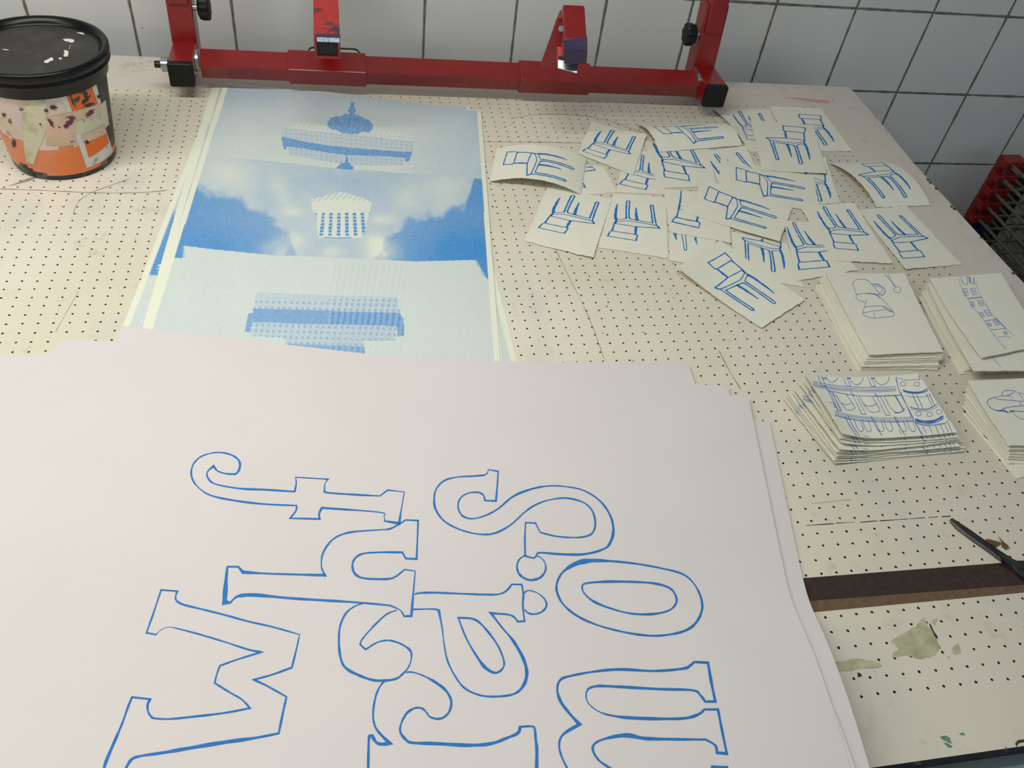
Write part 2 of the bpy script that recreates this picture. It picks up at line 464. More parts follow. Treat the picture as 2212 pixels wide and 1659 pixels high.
# ================================================================== THE TABLE
tab = empty('printing_table', (0, 0, 0)); tag(tab, 'cream laminate printing table with rows of small suction holes', 'table')
b = MB()
tc = [(-1.45, -0.880), (0.914, -0.872), (0.912, -0.12), (0.910, 0.06), (0.909, 0.28), (0.917, 0.42), (0.921, 0.610), (-1.45, 0.668)]; nt_ = len(tc)
v = [(x, y, TZ) for x, y in tc]
b.add(v, [tuple(range(nt_))], M['table'])
v = [(x, y, TZ - 0.0005) for x, y in tc] + [(x, y, TZ - 0.024) for x, y in tc]
b.add(v, [tuple(range(2 * nt_ - 1, nt_ - 1, -1))] + [(k, nt_ + k, nt_ + (k + 1) % nt_, (k + 1) % nt_) for k in range(nt_)], M['edge'])
def flat_ribbon(mb, pts, wd, mat, z=0.00025, closed=False, step=8):
    rb = ribbon(path(pts, closed), wd, step, 0.3)
    vs = []
    for l, r in rb:
        for q in (l, r): g = T(q[0], q[1], z); vs.append((g[0], g[1], TZ + z))
    mb.add(vs, [(2 * i, 2 * i + 1, 2 * i + 3, 2 * i + 2) for i in range(len(rb) - 1)], mat)
def flat_poly(mb, pts, mat, z=0.0002, rough=0.0):
    vs = []
    if rough:
        e = []
        for k in range(len(pts)):
            p, r = np.array(pts[k], float), np.array(pts[(k + 1) % len(pts)], float)
            e += [p + (r - p) * f for f in (0, .2, .4, .6, .8)]
        pts = e
    for q in pts:
        g = T(q[0] + random.uniform(-rough, rough), q[1] + random.uniform(-rough, rough), z); vs.append((g[0], g[1], TZ + z))
    c = np.mean(np.array(vs), 0); n = len(vs)
    mb.add(vs, [tuple(range(n))], mat)
# pen and pencil lines on the laminate
for a0, a1 in (((1742, 1316 - 181), (1802, 1131)), ((1806, 1130), (1846, 1128)), ((1858, 1128), (1896, 1125)), ((1900, 1125), (1960, 1121)), ((1962, 1121), (1998, 1118)), ((2006, 1118), (2026, 1116)), ((2034, 1116), (2054, 1115))):
    flat_ribbon(b, [a0, a1], 1.3, M['penline'])
flat_ribbon(b, [(1752, 1088), (1838, 1079)], 0.8, M['pencil'])
flat_ribbon(b, [(1201, 540), (1225, 590), (1255, 650), (1280, 705), (1305, 775)], 1.0, M['pencil'])
flat_ribbon(b, [(1553, 757), (1575, 800), (1600, 840)], 1.8, M['pencil'])
flat_ribbon(b, [(0, 408), (90, 411), (200, 416), (300, 416), (360, 411)], 1.2, M['pencil'])
flat_ribbon(b, [(158, 462), (170, 435), (200, 415), (240, 400), (280, 386)], 1.0, M['pencil'])
flat_ribbon(b, [(1035, 306), (1150, 307), (1255, 309)], 0.9, M['pencil'])
flat_ribbon(b, [(1105, 255), (1170, 247), (1260, 250), (1320, 262), (1385, 286)], 0.8, M['pencil'])
flat_ribbon(b, [(120, 716), (145, 672), (170, 628)], 0.9, M['pencil'])
# residue, paint and chips
flat_poly(b, [(1798, 1430), (1852, 1423), (1900, 1430), (1905, 1440), (1850, 1447), (1810, 1450)], M['residue'], rough=2)
flat_poly(b, [(1925, 1385), (1965, 1362), (1985, 1345), (1996, 1334), (2004, 1350), (2025, 1380), (2032, 1400), (2018, 1418), (1990, 1424), (1955, 1416), (1925, 1420), (1940, 1400)], M['residue'], rough=2)
flat_poly(b, [(2012, 1340), (2026, 1335), (2018, 1352)], M['residue'], rough=1)
flat_poly(b, [(2056, 1400), (2070, 1388), (2076, 1410), (2060, 1416)], M['residue'], rough=1)
flat_poly(b, [(2030, 1592), (2042, 1588), (2052, 1594), (2056, 1608), (2046, 1602), (2040, 1600)], M['greenpaint'], rough=1)
flat_poly(b, [(2038, 1604), (2048, 1606), (2058, 1614), (2050, 1616)], M['greenpaint'], rough=1)
flat_poly(b, [(2072, 1585), (2080, 1582), (2087, 1588), (2076, 1588)], M['greenpaint'], rough=.6)
flat_poly(b, [(1690, 209), (1730, 212), (1790, 217), (1794, 222), (1770, 222), (1730, 216)], M['pinkpaint'])
flat_ribbon(b, [(2008, 1347), (2016, 1364), (2025, 1379)], 3.2, M['penline'])
flat_poly(b, [(1852, 1452), (1860, 1455), (1862, 1461), (1853, 1463)], M['penline'])
flat_poly(b, [(1972, 1651), (1978, 1645), (1988, 1646), (1990, 1651)], M['chip'], rough=.5)
flat_poly(b, [(2193, 1606), (2198, 1599), (2212, 1597), (2214, 1603), (2200, 1606), (2196, 1613)], M['chip'], rough=.5)
flat_poly(b, [(2170, 1622), (2173, 1611), (2177, 1622)], M['chip'], rough=.4)
for (x, y) in ((2004, 388), (2009, 394), (2055, 446), (2061, 451), (2022, 407), (2188, 590), (2120, 513)):
    flat_poly(b, [(x - 3, y - 3), (x + 3, y - 1), (x + 4, y + 3), (x - 2, y + 2)], M['chip'], z=0.0003)
for q in range(46):
    x, y = random.choice([(random.uniform(0, 440), random.uniform(400, 700)), (random.uniform(1130, 1700), random.uniform(560, 780)), (random.uniform(1780, 2200), random.uniform(1000, 1600)), (random.uniform(260, 440), random.uniform(200, 400))])
    an = random.uniform(0, 3); L = random.uniform(2, 7)
    flat_ribbon(b, [(x, y), (x + L * math.cos(an), y + L * math.sin(an) * .6)], random.uniform(.6, 1.3), M['pencil'])
for (x, y, r) in ((283, 235, 2), (1064, 446, 2.3), (1273, 597, 2), (1311, 662, 2), (1145, 663, 2), (1700, 779, 1.2), (1690, 779, 1.2), (1799, 215, 1.6)):
    flat_poly(b, [(x + r * math.cos(k), y + .6 * r * math.sin(k)) for k in np.linspace(0, 5.5, 7)], M['penline'])
b.build('table_top', tab)
b = MB()
b.box((-1.42, -0.900, TZ - 0.075), (0.890, -0.868, TZ - 0.026), M['frame'])
b.box((-1.42, 0.54, TZ - 0.075), (0.900, 0.58, TZ - 0.0245), M['frame'])
b.box((-1.42, -0.868, TZ - 0.075), (-1.38, 0.54, TZ - 0.0245), M['frame'])
b.box((0.86, -0.868, TZ - 0.075), (0.900, 0.54, TZ - 0.0245), M['frame'])
b.build('frame', tab)
for x in (-1.41, 0.845):
    for y in (-0.88, 0.53):
        b = MB(); b.box((x, y, 0), (x + 0.05, y + 0.05, TZ - 0.0755), M['frame']); b.build('leg', tab)

# brown packing tape across the table
for nm, quad, mt, z, lab in (
        ('packing_tape', [(1600, 1259), (2330, 1203), (2330, 1254), (1600, 1309)], 'tape_dark', 0.00045, 'dark brown tape strip across the table, the upper and darker of two overlapping layers'),
        ('packing_tape', [(1600, 1300), (2330, 1240), (2330, 1269), (1600, 1337)], 'tape_light', 0.0002, 'lighter brown tape edge showing just below the dark tape strip')):
    sf = Surf.px(quad, z)
    tag(sheet(nm, sf, M[mt], 24, 2, 0.00015), lab, 'tape', 'brown tape across the table')

# ================================================================== LARGE LETTERED POSTERS
def lift(s_, t_, x, y):
    d = np.logaddexp(0, (-0.692 - y) / 0.014) * 0.014
    return 0.070 * (1 - np.exp(-d / 0.135))
K1 = 1.13358
def poster_surf(tr, ang, z, W=0.795, H=1.02):
    a = math.radians(ang); ux = np.array([math.cos(a), -math.sin(a)]); uy = np.array([-math.sin(a), -math.cos(a)])
    TR = np.array(tr) * K1; TL = TR - ux * W * K1
    return Surf([TL, TR, TR + uy * H, TL + uy * H], z, lift)
PZ = 0.0035
posters = [((0.271, -0.366), 12.7, 0.785), ((0.090, -0.288), 6.6, 0.795), ((0.1225, -0.253), 1.5, 0.795), ((0.198, -0.2635), 4.2, 0.795), ((0.216, -0.302), 7.4, 0.795),
           ((0.2365, -0.3065), 8.8, 0.812), ((0.2570, -0.327), 12.2, 0.775)]
plabs = ['bottom white poster, its right edge sticking out furthest over the suction holes',
         'white poster whose blank top edge reaches furthest left, below the ink bucket',
         'white poster with its plain top edge highest, just below the blue photo prints',
         'white poster whose square top right corner stands just right of the highest edge',
         'white poster showing only a narrow step at its top right corner',
         'white poster second from the top, a short stepped corner at its top right',
         'large white poster on top of the pile with outlined blue letters']
ZF = ((200, 940), 2.9892); ZW = ((200, 1230), 3.868); Z2 = ((700, 1260), 4.1577); Z3 = ((880, 960), 3.2529); ZB = ((1150, 1380), 2.9493)
letters = [
 (ZF, [(1310,272,1,.5),(1520,285,1,.8),(1500,315,0,.5),(1498,360,1),(1515,372,0),(1700,385,0,1.1),(1855,393,1,.7),(1905,355,1,.9),(2013,367,1,.5),(1990,500,0,.8),(1980,570,1,1.9),(1885,555,1,.8),(1882,525,0,.4),(1850,498,0,.7),(1480,470,1,1.3),(1462,510,0,1.2),(1468,542,1),(1275,537,1),(1312,490,0),(1318,455,1,.8),(1100,445,0,1.2),(900,420,0,1.1),(760,388),(680,335,0,.7),(640,270,0,1.2),(645,200,0,.9),(690,145,0,.8),(760,118,0,.7),(830,113,0,.8),(900,130),(945,165,0,1.2),(950,210,0,1.3),(930,247,0,1.2),(900,252),(850,247,0,.9),(805,230,0,.9),(782,200,1,1.3),(740,240,0,.8),(750,285,0,1.1),(800,318,0,.9),(950,345),(1120,353,0,1.2),(1305,365,1,1.1),(1315,310,0,.8)], True, 3.6),
 (ZF, [(1985,572,1,.8),(2022,548,1,.8),(2102,552,1,.9),(2092,800,1,1.1),(2022,797,1,1),(2000,757,1,1.1),(1850,757),(1750,765),(1700,790,0,1.1),(1678,835,0,1.2),(1690,890,0,1.3),(1740,922,0,1.2),(1850,930,0,1.2),(1940,922),(2015,868,1,.9),(2083,878,1,.5),(2058,1168,1,1.5),(2012,1170,1,1.2),(1985,1130,0,.6),(1920,1100,1,1),(1700,1080,0,1.2),(1300,1055,0,1.4),(1050,1033,0,2.0),(950,1038,0,1.6),(915,1055),(890,1082,1),(852,1082,1,2.7),(860,960,0,2.4),(870,850,1,.9),(940,850,1,1.1),(970,885,1,1.8),(1150,895,0,1.1),(1500,905,1,1.3),(1478,850,0,.8),(1485,770,0,1),(1530,695,0,1),(1590,650,0,.9),(1680,625),(1850,612,0,.7),(1920,605,0,.9)], True, 3.8),
 (ZW, [(80,1720,1,1.4),(115,1600,0,1.7),(200,1400,0,1.3),(250,1280,0,1.1),(300,1140,0,1.1),(330,1068,1,1),(482,1085,1,1.3),(460,1130,0,1.2),(465,1190,0,1.1),(490,1230,0,1.2),(520,1245,0,1),(650,1250),(850,1230,0,1.1),(1100,1200,0,1.1),(1315,1160,1,1),(1250,1090,0,.9),(1150,1030,0,1),(1020,950,1,.9),(1040,870,0,.9),(1065,805,1,.9),(1220,750,0,.9),(1410,692,1,1.2),(1300,670,0,1),(1100,605,0,.9),(900,545,0,.9),(730,500,0,.8),(650,483,0,.3),(590,495,0,.3),(545,530,1,.3),(530,545,1,.8),(450,530,1,.8),(500,390,0,.9),(573,172,1,.9),(710,183,1,.9),(695,220,0,.8),(700,260,0,1.1),(760,295,0,1.1),(900,330,0,1.1),(1100,380,0,1),(1300,435,0,1),(1500,480,0,1),(1730,545,1,.5),(1700,680,0,1),(1665,820,1,1),(1500,880,0,1),(1345,922,1,1),(1450,970,0,1),(1620,1065,1,1),(1590,1200,0,1.1),(1555,1370,1,1.2),(1350,1410,0,1.4),(1100,1445,0,2.1),(800,1495,0,2),(600,1530,0,1.5),(400,1560,0,1.4),(330,1585,0,1.4),(290,1640,0,1.4),(250,1720,1,1.4)], False, 4.0),
 (Z2, [(350,180,1,.6),(280,205,0,.7),(205,260),(155,350,0,1),(135,450,0,1.1),(137,600,0,1.2),(165,720,0,1.3),(220,780,0,1.4),(320,830,0,1.4),(430,868,0,1.3),(530,875,0,1.3),(640,860,0,1.2),(700,820,0,.9),(760,750,0,.7),(785,660,0,.8),(770,600,0,1.2),(700,550,0,1),(620,520,0,.9),(540,515,0,.9),(460,540,0,.8),(385,588,1,.9),(370,592,0,1),(325,550,1,.9),(345,500,0,.8),(450,380,0,.9),(560,280,0,.8),(650,243,1,.8)], False, 4.0),
 (Z2, [(815,100,1,.9),(860,88,0,1),(1000,85,0,1.1),(1250,95,0,1),(1450,102,0,1),(1570,98,0,.9),(1640,65,0,1),(1685,10,1,.9),(1775,12,1,.9),(1790,100,0,1.1),(1785,200,0,1),(1800,340,1,1),(1740,345,1,1),(1700,300,0,1),(1640,280,0,1),(1500,270,1,1.3),(1600,400,0,.9),(1700,520,0,1.5),(1790,680,0,1.6),(1820,800,0,1.9),(1800,900,0,1.6),(1740,975,0,1.2),(1650,1008,0,1.1),(1500,1018,0,1),(1380,1000,0,1),(1260,940,0,1),(1180,840,0,.9),(1110,700,0,.9),(1080,560,0,.7),(1060,400,0,.8),(1030,245,1,1.3),(980,232,0,.9),(800,235,1,.8)], False, 4.0),
 (Z2, [(1205,310,1,.9),(1350,325,0,1.1),(1450,410,0,1.2),(1560,560,0,.9),(1615,700,0,1),(1600,770,0,.9),(1535,805,0,1.2),(1450,760,0,1.9),(1380,670,0,1.1),(1280,500,0,1)], True, 4.0),
 (Z2, [(1790,95,1,1),(1835,65,0,.7),(1920,90,0,.5),(1985,150,0,1),(1995,210,0,1.1),(1950,260,0,1),(1880,278,0,1),(1830,265,0,.9),(1800,235,1,.8)], False, 3.8),
 (Z3, [(570,178,1,.5),(638,190,1,1),(632,280,0,.9),(622,398,1,1.1),(545,395,1,1),(535,360,0,1),(500,338,0,1),(430,342,0,.8),(375,375,0,.8),(355,430,0,1),(375,490,0,1),(420,518),(480,520,0,.8),(560,495,0,.9),(640,450,0,1),(750,362,0,1.2),(880,312,0,1.1),(1000,292,0,.9),(1120,298,0,.7),(1240,325,0,.9),(1350,395,0,1),(1420,490,0,1.2),(1447,590,0,1.5),(1430,680,0,1.5),(1380,735,0,1.3),(1240,772,0,1.3),(1080,772,0,1.4),(930,762,0,1.1),(905,785,0,.9),(890,800,1,1),(828,785,1,1.1),(825,680,0,1),(830,550,1,.9),(900,553,1,.9),(932,618,1,.8),(1040,645,0,.9),(1170,655,0,.9),(1260,645,0,1),(1305,615,0,1.1),(1320,550,0,1.2),(1300,470,0,1),(1240,410,0,.9),(1120,378,0,1),(1000,390,0,.8),(900,425,0,1),(820,480,0,.9),(720,570,0,1),(600,628,0,1.1),(480,628,0,.9),(360,595,0,.9),(260,540,0,1),(200,460,0,1.3),(188,380,0,1.1),(205,310,0,.9),(260,255,0,1),(350,230,0,.8),(480,222),(550,212,0,.8)], True, 3.6),
 (Z3, [(825,780,1,.6),(785,810,0,.8),(770,860,0,1.1),(785,910,0,1.2),(830,945,0,1.2),(880,953,0,1.3),(935,935,0,1.2),(970,885,0,1.1),(965,830,0,.6),(935,795,0,.6),(905,785,1,.6)], False, 3.8),
 (Z3, [(1050,980,0,1.2),(1090,900,0,1.2),(1180,840,0,2.4),(1280,818,0,2.4),(1420,820,0,1.3),(1600,838,0,1),(1780,870),(1930,910),(2010,975,0,.8),(2060,1070,0,1.2),(2070,1160,0,1.2),(2030,1250,0,1.5),(1960,1305,0,1.3),(1850,1335,0,1.2),(1720,1345,0,1.1),(1550,1325,0,1.1),(1350,1275,0,1),(1200,1210,0,1.2),(1100,1130,0,1.1),(1055,1050,0,1.3)], True, 3.9),
 (Z3, [(1228,1010,0,.9),(1250,978,0,1),(1400,965,0,1.3),(1600,967,0,1.2),(1750,980,0,1.2),(1850,1015,0,1),(1890,1080,0,1.3),(1880,1130,0,1),(1830,1170,0,1),(1720,1193,0,1.3),(1580,1190,0,1),(1450,1160,0,1),(1320,1110,0,1.2),(1250,1055,0,.9)], True, 3.9),
 (Z2, [(735,800,1,.9),(800,800,0,.6),(900,835,0,.8),(1000,890,0,1.3),(1090,960,0,1.3),(1140,1050,0,1.3),(1130,1140,0,1.1),(1080,1200,0,1.1),(1020,1218,0,1.1),(950,1200,0,.9),(920,1160,0,.8),(880,1125,0,1),(820,1120,0,1),(750,1160,0,1.1),(700,1240,0,1),(683,1330,0,1.1),(730,1400,0,1.4),(790,1432,0,1.4),(1000,1440,0,1.6),(1300,1455,0,1.9),(1500,1440,0,1.5),(1640,1390,0,1.4),(1740,1345,0,1.6),(1760,1290,1,1.2),(1860,1285,0,1),(1890,1305,0,1.1),(1900,1400,0,1.4),(1910,1500,0,1.6),(1908,1720,1,1.6)], False, 4.2),
 (Z2, [(545,880,1,.7),(500,930,0,.8),(460,1030,0,.9),(440,1180,0,1),(460,1290,0,1),(520,1370,0,1.3),(592,1437,1,1.8),(520,1445,0,1.5),(470,1430,0,1.5),(430,1370,1,1.8),(405,1370,1,1),(400,1450,0,1.2),(395,1720,1,1.5)], False, 4.4),
 (ZB, [(235,850,1,.9),(190,760,0,.8),(170,680,0,1),(195,610,0,1),(300,545,1,1.6),(240,480,0,1.2),(180,400,0,1.3),(158,320,0,1),(180,260,0,1),(250,235,0,1),(400,208,0,1),(560,195,0,1.2),(780,205,0,1.1),(960,190,0,1.1),(1005,170,0,1.2),(1030,148,1,1),(1118,152,1,1),(1140,280,0,1.3),(1165,400,1,1.1),(1100,400,1,1),(1070,360,0,1),(1020,328,0,1),(800,320,0,1.1),(500,303,0,1.3),(400,303,0,1),(348,330,0,.8),(350,400,0,.5),(420,462,0,.5),(520,492,0,1),(650,505,0,1.4),(850,510,0,1.3),(980,505,0,1.2),(1060,480,0,1.2),(1095,450,1,1),(1182,450,1,1),(1205,570,0,1.1),(1238,732,1,1.2),(1175,725,1,1.2),(1165,680,0,1),(1105,642,1,1),(900,640,0,1.1),(720,635,0,1.6),(600,615,0,1.9),(480,632,0,1.1),(400,665,0,1),(385,710,0,1),(420,770,0,1),(480,815,0,1),(580,870,1,1.1)], False, 4.8),
 (ZB, [(1142,870,1,1.2),(1146,815,1,1.3),(1240,818,1,1.3),(1250,870,1,1)], False, 4.4),
]
for i, (tr, ang, W) in enumerate(posters):
    sf = poster_surf(tr, ang, PZ + 0.0006 * i, W)
    ink = ()
    if i == len(posters) - 1:
        ink = strokes_px(sf, [(z2p(Z[0], Z[1], p), c, wd) for Z, p, c, wd in letters], step=9, k=7, jit=0.10)
    o = sheet('lettered_poster' if ink else 'blank_poster', sf, M['white'], 24, 260, 0.00035, ink, M['ink_poster'], eps=0.0003)
    tag(o, plabs[i], 'poster', 'white posters piled at the front of the table')

# ================================================================== BLUE PHOTO PRINTS
def inpoly(X, Y, poly):
    r = np.zeros(X.shape, bool); n = len(poly); j = n - 1
    for i in range(n):
        xi, yi = poly[i]; xj, yj = poly[j]
        c = ((yi > Y) != (yj > Y)) & (X < (xj - xi) * (Y - yi) / ((yj - yi) + 1e-12) + xi)
        r ^= c; j = i
    return r
def vnoise(X, Y, sc, seed):
    g = np.random.default_rng(seed).random((64, 64))
    x = X / sc + 31.7; y = Y / sc + 17.3
    xi = np.floor(x).astype(int); yi = np.floor(y).astype(int); fx = x - xi; fy = y - yi
    fx = fx * fx * (3 - 2 * fx); fy = fy * fy * (3 - 2 * fy)
    G = lambda a, b: g[a % 64, b % 64]
    return (G(xi, yi) * (1 - fx) + G(xi + 1, yi) * fx) * (1 - fy) + (G(xi, yi + 1) * (1 - fx) + G(xi + 1, yi + 1) * fx) * fy
def fbm(X, Y, sc, seed):
    return sum(vnoise(X, Y, sc / 2 ** k, seed + k) * 0.5 ** k for k in range(5)) / 1.94
def picture(px, py):
    X = (px - 240) * 2.4578; Y = (py - 160) * 2.4578            # tracing frame of the whole print
    wob = (fbm(X, Y, 60, 5) - 0.5)
    nz = fbm(X, Y, 160, 11) - 0.5
    nf = vnoise(X, Y, 5, 3) - 0.5
    l1 = np.interp(X, [350, 560, 1190, 1960, 2100], [420, 432, 500, 555, 565])
    l2 = np.interp(X, [150, 390, 540, 840, 1200, 1600, 2000, 2200], [890, 912, 930, 960, 975, 995, 985, 980])
    up = np.exp(-(Y - 60) / 140.0)
    A = 0.20 + 0.26 * np.clip(up, 0, 1) + 0.10 * nz + 0.16 * np.clip((X - 1500) / 500, 0, 1) + 0.12 * np.clip((700 - X) / 300, 0, 1)
    # the sky in the middle with its clouds
    sm = lambda q: (lambda r: r * r * (3 - 2 * r))(np.clip(q, 0, 1))
    yl = np.interp(X, [350, 520, 640, 760, 850, 950, 1010], [560, 590, 645, 690, 735, 830, 990])
    yr = np.interp(X, [1380, 1460, 1580, 1700, 1880, 1930], [990, 860, 765, 725, 690, 540])
    haze = 0.40 + 0.12 * nz + 0.10 * wob - 0.20 * np.exp(-((X - 620) / 170) ** 2 - ((Y - 520) / 110) ** 2) - 0.18 * np.exp(-((X - 1760) / 150) ** 2 - ((Y - 610) / 100) ** 2) - 0.14 * np.exp(-((X - 900) / 60) ** 2 - ((Y - 620 - (X - 900)) / 70) ** 2) - 0.14 * np.exp(-((X - 1560) / 70) ** 2 - ((Y - 650) / 80) ** 2)
    haze = haze + 0.10 * np.exp(-((X - 1250) / 200) ** 2 - ((Y - 560) / 60) ** 2)
    dl = sm((Y - yl + 110 * wob) / 55) * (X < 1150); dr = sm((Y - yr + 110 * wob) / 55) * (X > 1300)
    dk = np.maximum(dl, dr)
    B = haze * (1 - dk) + (0.62 + 0.20 * sm(np.abs(X - 1200) / 700) + 0.10 * nz + 0.08 * sm((Y - 750) / 200)) * dk
    for cx, cy, rx_, ry_, s_ in ((890, 945, 95, 48, .42), (1440, 950, 85, 50, .48), (1400, 890, 60, 40, .3), (960, 880, 70, 40, .25), (960, 730, 60, 25, .22), (1450, 770, 60, 25, .2), (1180, 945, 60, 30, .2), (1230, 800, 170, 60, .12)):
        B = B - s_ * np.exp(-(((X - cx) / rx_) ** 2 + ((Y - cy) / ry_) ** 2)) * (1 + 1.6 * wob)
    B = np.where(X > 1935, np.maximum(B, 0.8), B)
    C = 0.15 + 0.05 * nz + 0.10 * np.clip((Y - 1050) / 500, 0, 1) * np.clip((900 - X) / 900, 0, 1) + 0.05
    I = np.where(Y < l1, A, np.where(Y < l2, B, C))
    # jagged trees at both sides
    jag = 18 * np.abs(np.sin(Y * 0.35)) + 10 * wob
    I = np.where((Y > l2 - 4) & (Y < 975) & (X < 395 - jag) & (X > 180), 0.88, I)
    I = np.where((Y > 975) & (Y < 1090 - (2010 - X) * 0.3) & (X > 1925 + (Y - 985) * 0.55 + jag), 0.88, I)
    # front of the building at the top, traced in an enlarged frame
    a = (px - 540) * 5.2667; c = (py - 200) * 5.2667
    win = lambda u, v, pu, pv: ((np.mod(u, pu) < pu * 0.42) & (np.mod(v, pv) < pv * 0.5))
    base = 400 + (a - 360) * 0.103
    roof = (c > base - 95) & (c < base) & (a > 440 + (base - c)) & (a < 1860 - (base - c) * .6)
    I = np.where(roof, 0.17 + 0.15 * win(a + 0.5 * c, c - base, 57, 46), I)
    m = inpoly(a, c, [(360, 400), (1870, 555), (1850, 665), (1150, 632), (640, 562), (360, 510)])
    I = np.where(m, 0.33 + 0.14 * win(a, c - base, 57, 44), I)
    m = inpoly(a, c, [(430, 620), (600, 640), (860, 682), (1100, 715), (1770, 745), (1740, 830), (1180, 830), (1000, 805), (450, 710)])
    I = np.where(m, 0.36 + 0.16 * win(a, c - base, 57, 44), I)
    m = inpoly(a, c, [(355, 500), (640, 562), (880, 600), (1150, 630), (1700, 668), (1835, 672), (1855, 660), (1810, 785), (1765, 780), (1770, 745), (1500, 725), (1100, 712), (860, 680), (600, 635), (415, 615), (415, 650), (385, 642)])
    I = np.where(m, 0.80 + 0.14 * nf, I)
    aw = a + 22 * (vnoise(X, Y, 9, 21) - 0.5); cw = c + 18 * (vnoise(X, Y, 9, 22) - 0.5)
    m = inpoly(aw, cw, [(1135, 118), (1162, 105), (1188, 130), (1188, 180), (1208, 205), (1188, 228), (1225, 258), (1290, 285), (1350, 310), (1388, 350), (1400, 420), (1370, 450), (1270, 450), (1230, 478), (1150, 470), (1060, 465), (990, 430), (900, 410), (870, 370), (890, 320), (930, 280), (1060, 260), (1128, 232), (1110, 205), (1132, 160)])
    I = np.where(m, 0.78 + 0.2 * nf, I)
    m = inpoly(aw, cw, [(1092, 705), (1108, 705), (1115, 800), (1150, 815), (1190, 860), (1150, 880), (1040, 870), (980, 855), (1040, 800), (1085, 790)])
    I = np.where(m, 0.85, I)
    # small hanging block in the middle
    m = inpoly(X, Y, [(1062, 665), (1120, 650), (1225, 625), (1330, 655), (1385, 680), (1372, 735), (1345, 830), (1335, 868), (1205, 874), (1100, 868), (1085, 740), (1066, 715)])
    tower = 0.10 + 0.06 * nf
    cols = (np.mod((X - 1078) + (Y - 735) * 0.10 * (1230 - X) / 120, 41) < 17) & (Y > 735) & (Y < 858)
    tower = np.where(cols, 0.35 + 0.55 * (np.mod(Y, 18) < 12), tower)
    tower = np.where((Y < 662 + np.abs(X - 1225) * 0.1) & (np.mod(X + Y, 30) < 8), 0.45, tower)
    I = np.where(m, tower, I)
    I = np.where((np.abs(Y - (862 + 0.0006 * (X - 1205) ** 2 * -1 + 8)) < 3) & (X > 1130) & (X < 1275), 0.75, I)
    # building at the bottom
    a = (px - 480) * 5.027; c = (py - 600) * 5.027
    base = 340 + (a - 335) * 0.028
    v1 = 0.5 + 0.5 * np.sin(a * 0.30 + c * 0.05)
    m = inpoly(a, c, [(380, 160), (1900, 212), (1935, 385), (335, 345)])
    I = np.where(m, 0.34 + 0.26 * win(a + 0.2 * c, c - base + 95, 66, 58) * (c > 235), I)
    m = inpoly(a, c, [(320, 480), (1900, 525), (1870, 682), (1540, 682), (1535, 760), (680, 730), (680, 655), (290, 632)])
    I = np.where(m, 0.36 + 0.26 * win(a + 0.2 * c, c - base + 30, 66, 62), I)
    m = inpoly(a, c, [(680, 715), (1540, 750), (1558, 860), (600, 835)])
    I = np.where(m, 0.72 - 0.1 * v1, I)
    m = inpoly(a, c, [(335, 335), (1930, 380), (1945, 425), (1970, 428), (1975, 630), (1905, 637), (1900, 525), (325, 485), (300, 592), (240, 585), (290, 380), (330, 380)])
    I = np.where(m, 0.80 - 0.14 * v1 + 0.1 * nf, I)
    # thin vertical screen lines over the lower right
    stripe = (a > 1150) & (c > -150) & (a < 2000) & (c < 860)
    I = np.where(stripe, I * (0.86 + 0.22 * (np.mod(a + 0.16 * c, 66) < 26)) + 0.02, I)
    # centre seam
    seam = (X > 1228 - (Y - 500) * 0.07) & (Y > 500)
    I = np.where(seam, I * 1.05, I * 0.99)
    I = I + 0.09 * (vnoise(X, Y, 3.2, 41) - 0.5) + 0.05 * nf
    frame = inpoly(px, py, [(493, 186), (770, 205), (1031, 240), (1068, 800), (308, 800), (326, 720)])
    return np.where(frame, np.clip(I, 0.06, 0.97), 0.0)
PQ = [(484, 177), (1039, 240), (1082, 800), (289, 800)]
def pz(s_, t_, x, y): return 0.004 * np.exp(-(t_ / 0.06) ** 2) * np.sin(np.clip(s_, 0, 1) * 3.0) ** 2
base_surf = Surf.px(PQ, 0.0026, pz)
def pic_st(A_, B_):
    p = PR(base_surf.P(A_, B_).reshape(-1, 3))
    return picture(p[:, 0], p[:, 1]).reshape(A_.shape).astype(np.float32)
NS, NTT = 420, 560
ga = np.linspace(0, 1, NS + 1); gb = np.linspace(0, 1, NTT + 1)
GA, GB = np.meshgrid(ga, gb, indexing='ij')
PIC = pic_st(GA, GB)
for k, (quad, z, lab) in enumerate((
        ([(441, 252), (1003, 330), (1122, 800), (228, 800)], 0.0004, 'bottom blue halftone print, its edges fanning out furthest on both sides'),
        ([(458, 188), (1028, 262), (1088, 800), (281, 800)], 0.0010, 'blue halftone print whose pale corner pokes out behind the two upper prints'),
        ([(465, 181), (1016, 232), (1070, 800), (285, 800)], 0.0016, 'blue halftone print directly under the top print, its white border showing at the left'))):
    sf = Surf.px(quad, z)
    n1, n2 = 210, 280
    o = sheet('halftone_print', sf, M['print'], n1, n2, 0.0003, attr=lambda A_, B_: PIC[::2, ::2], deckle=0.0004)
    tag(o, lab, 'print', 'blue photo prints beside the bucket')
o = sheet('halftone_print', base_surf, M['print'], NS, NTT, 0.0003, attr=lambda A_, B_: PIC)
tag(o, 'top blue halftone print of mirrored buildings, trees and clouds in full view', 'print', 'blue photo prints beside the bucket')

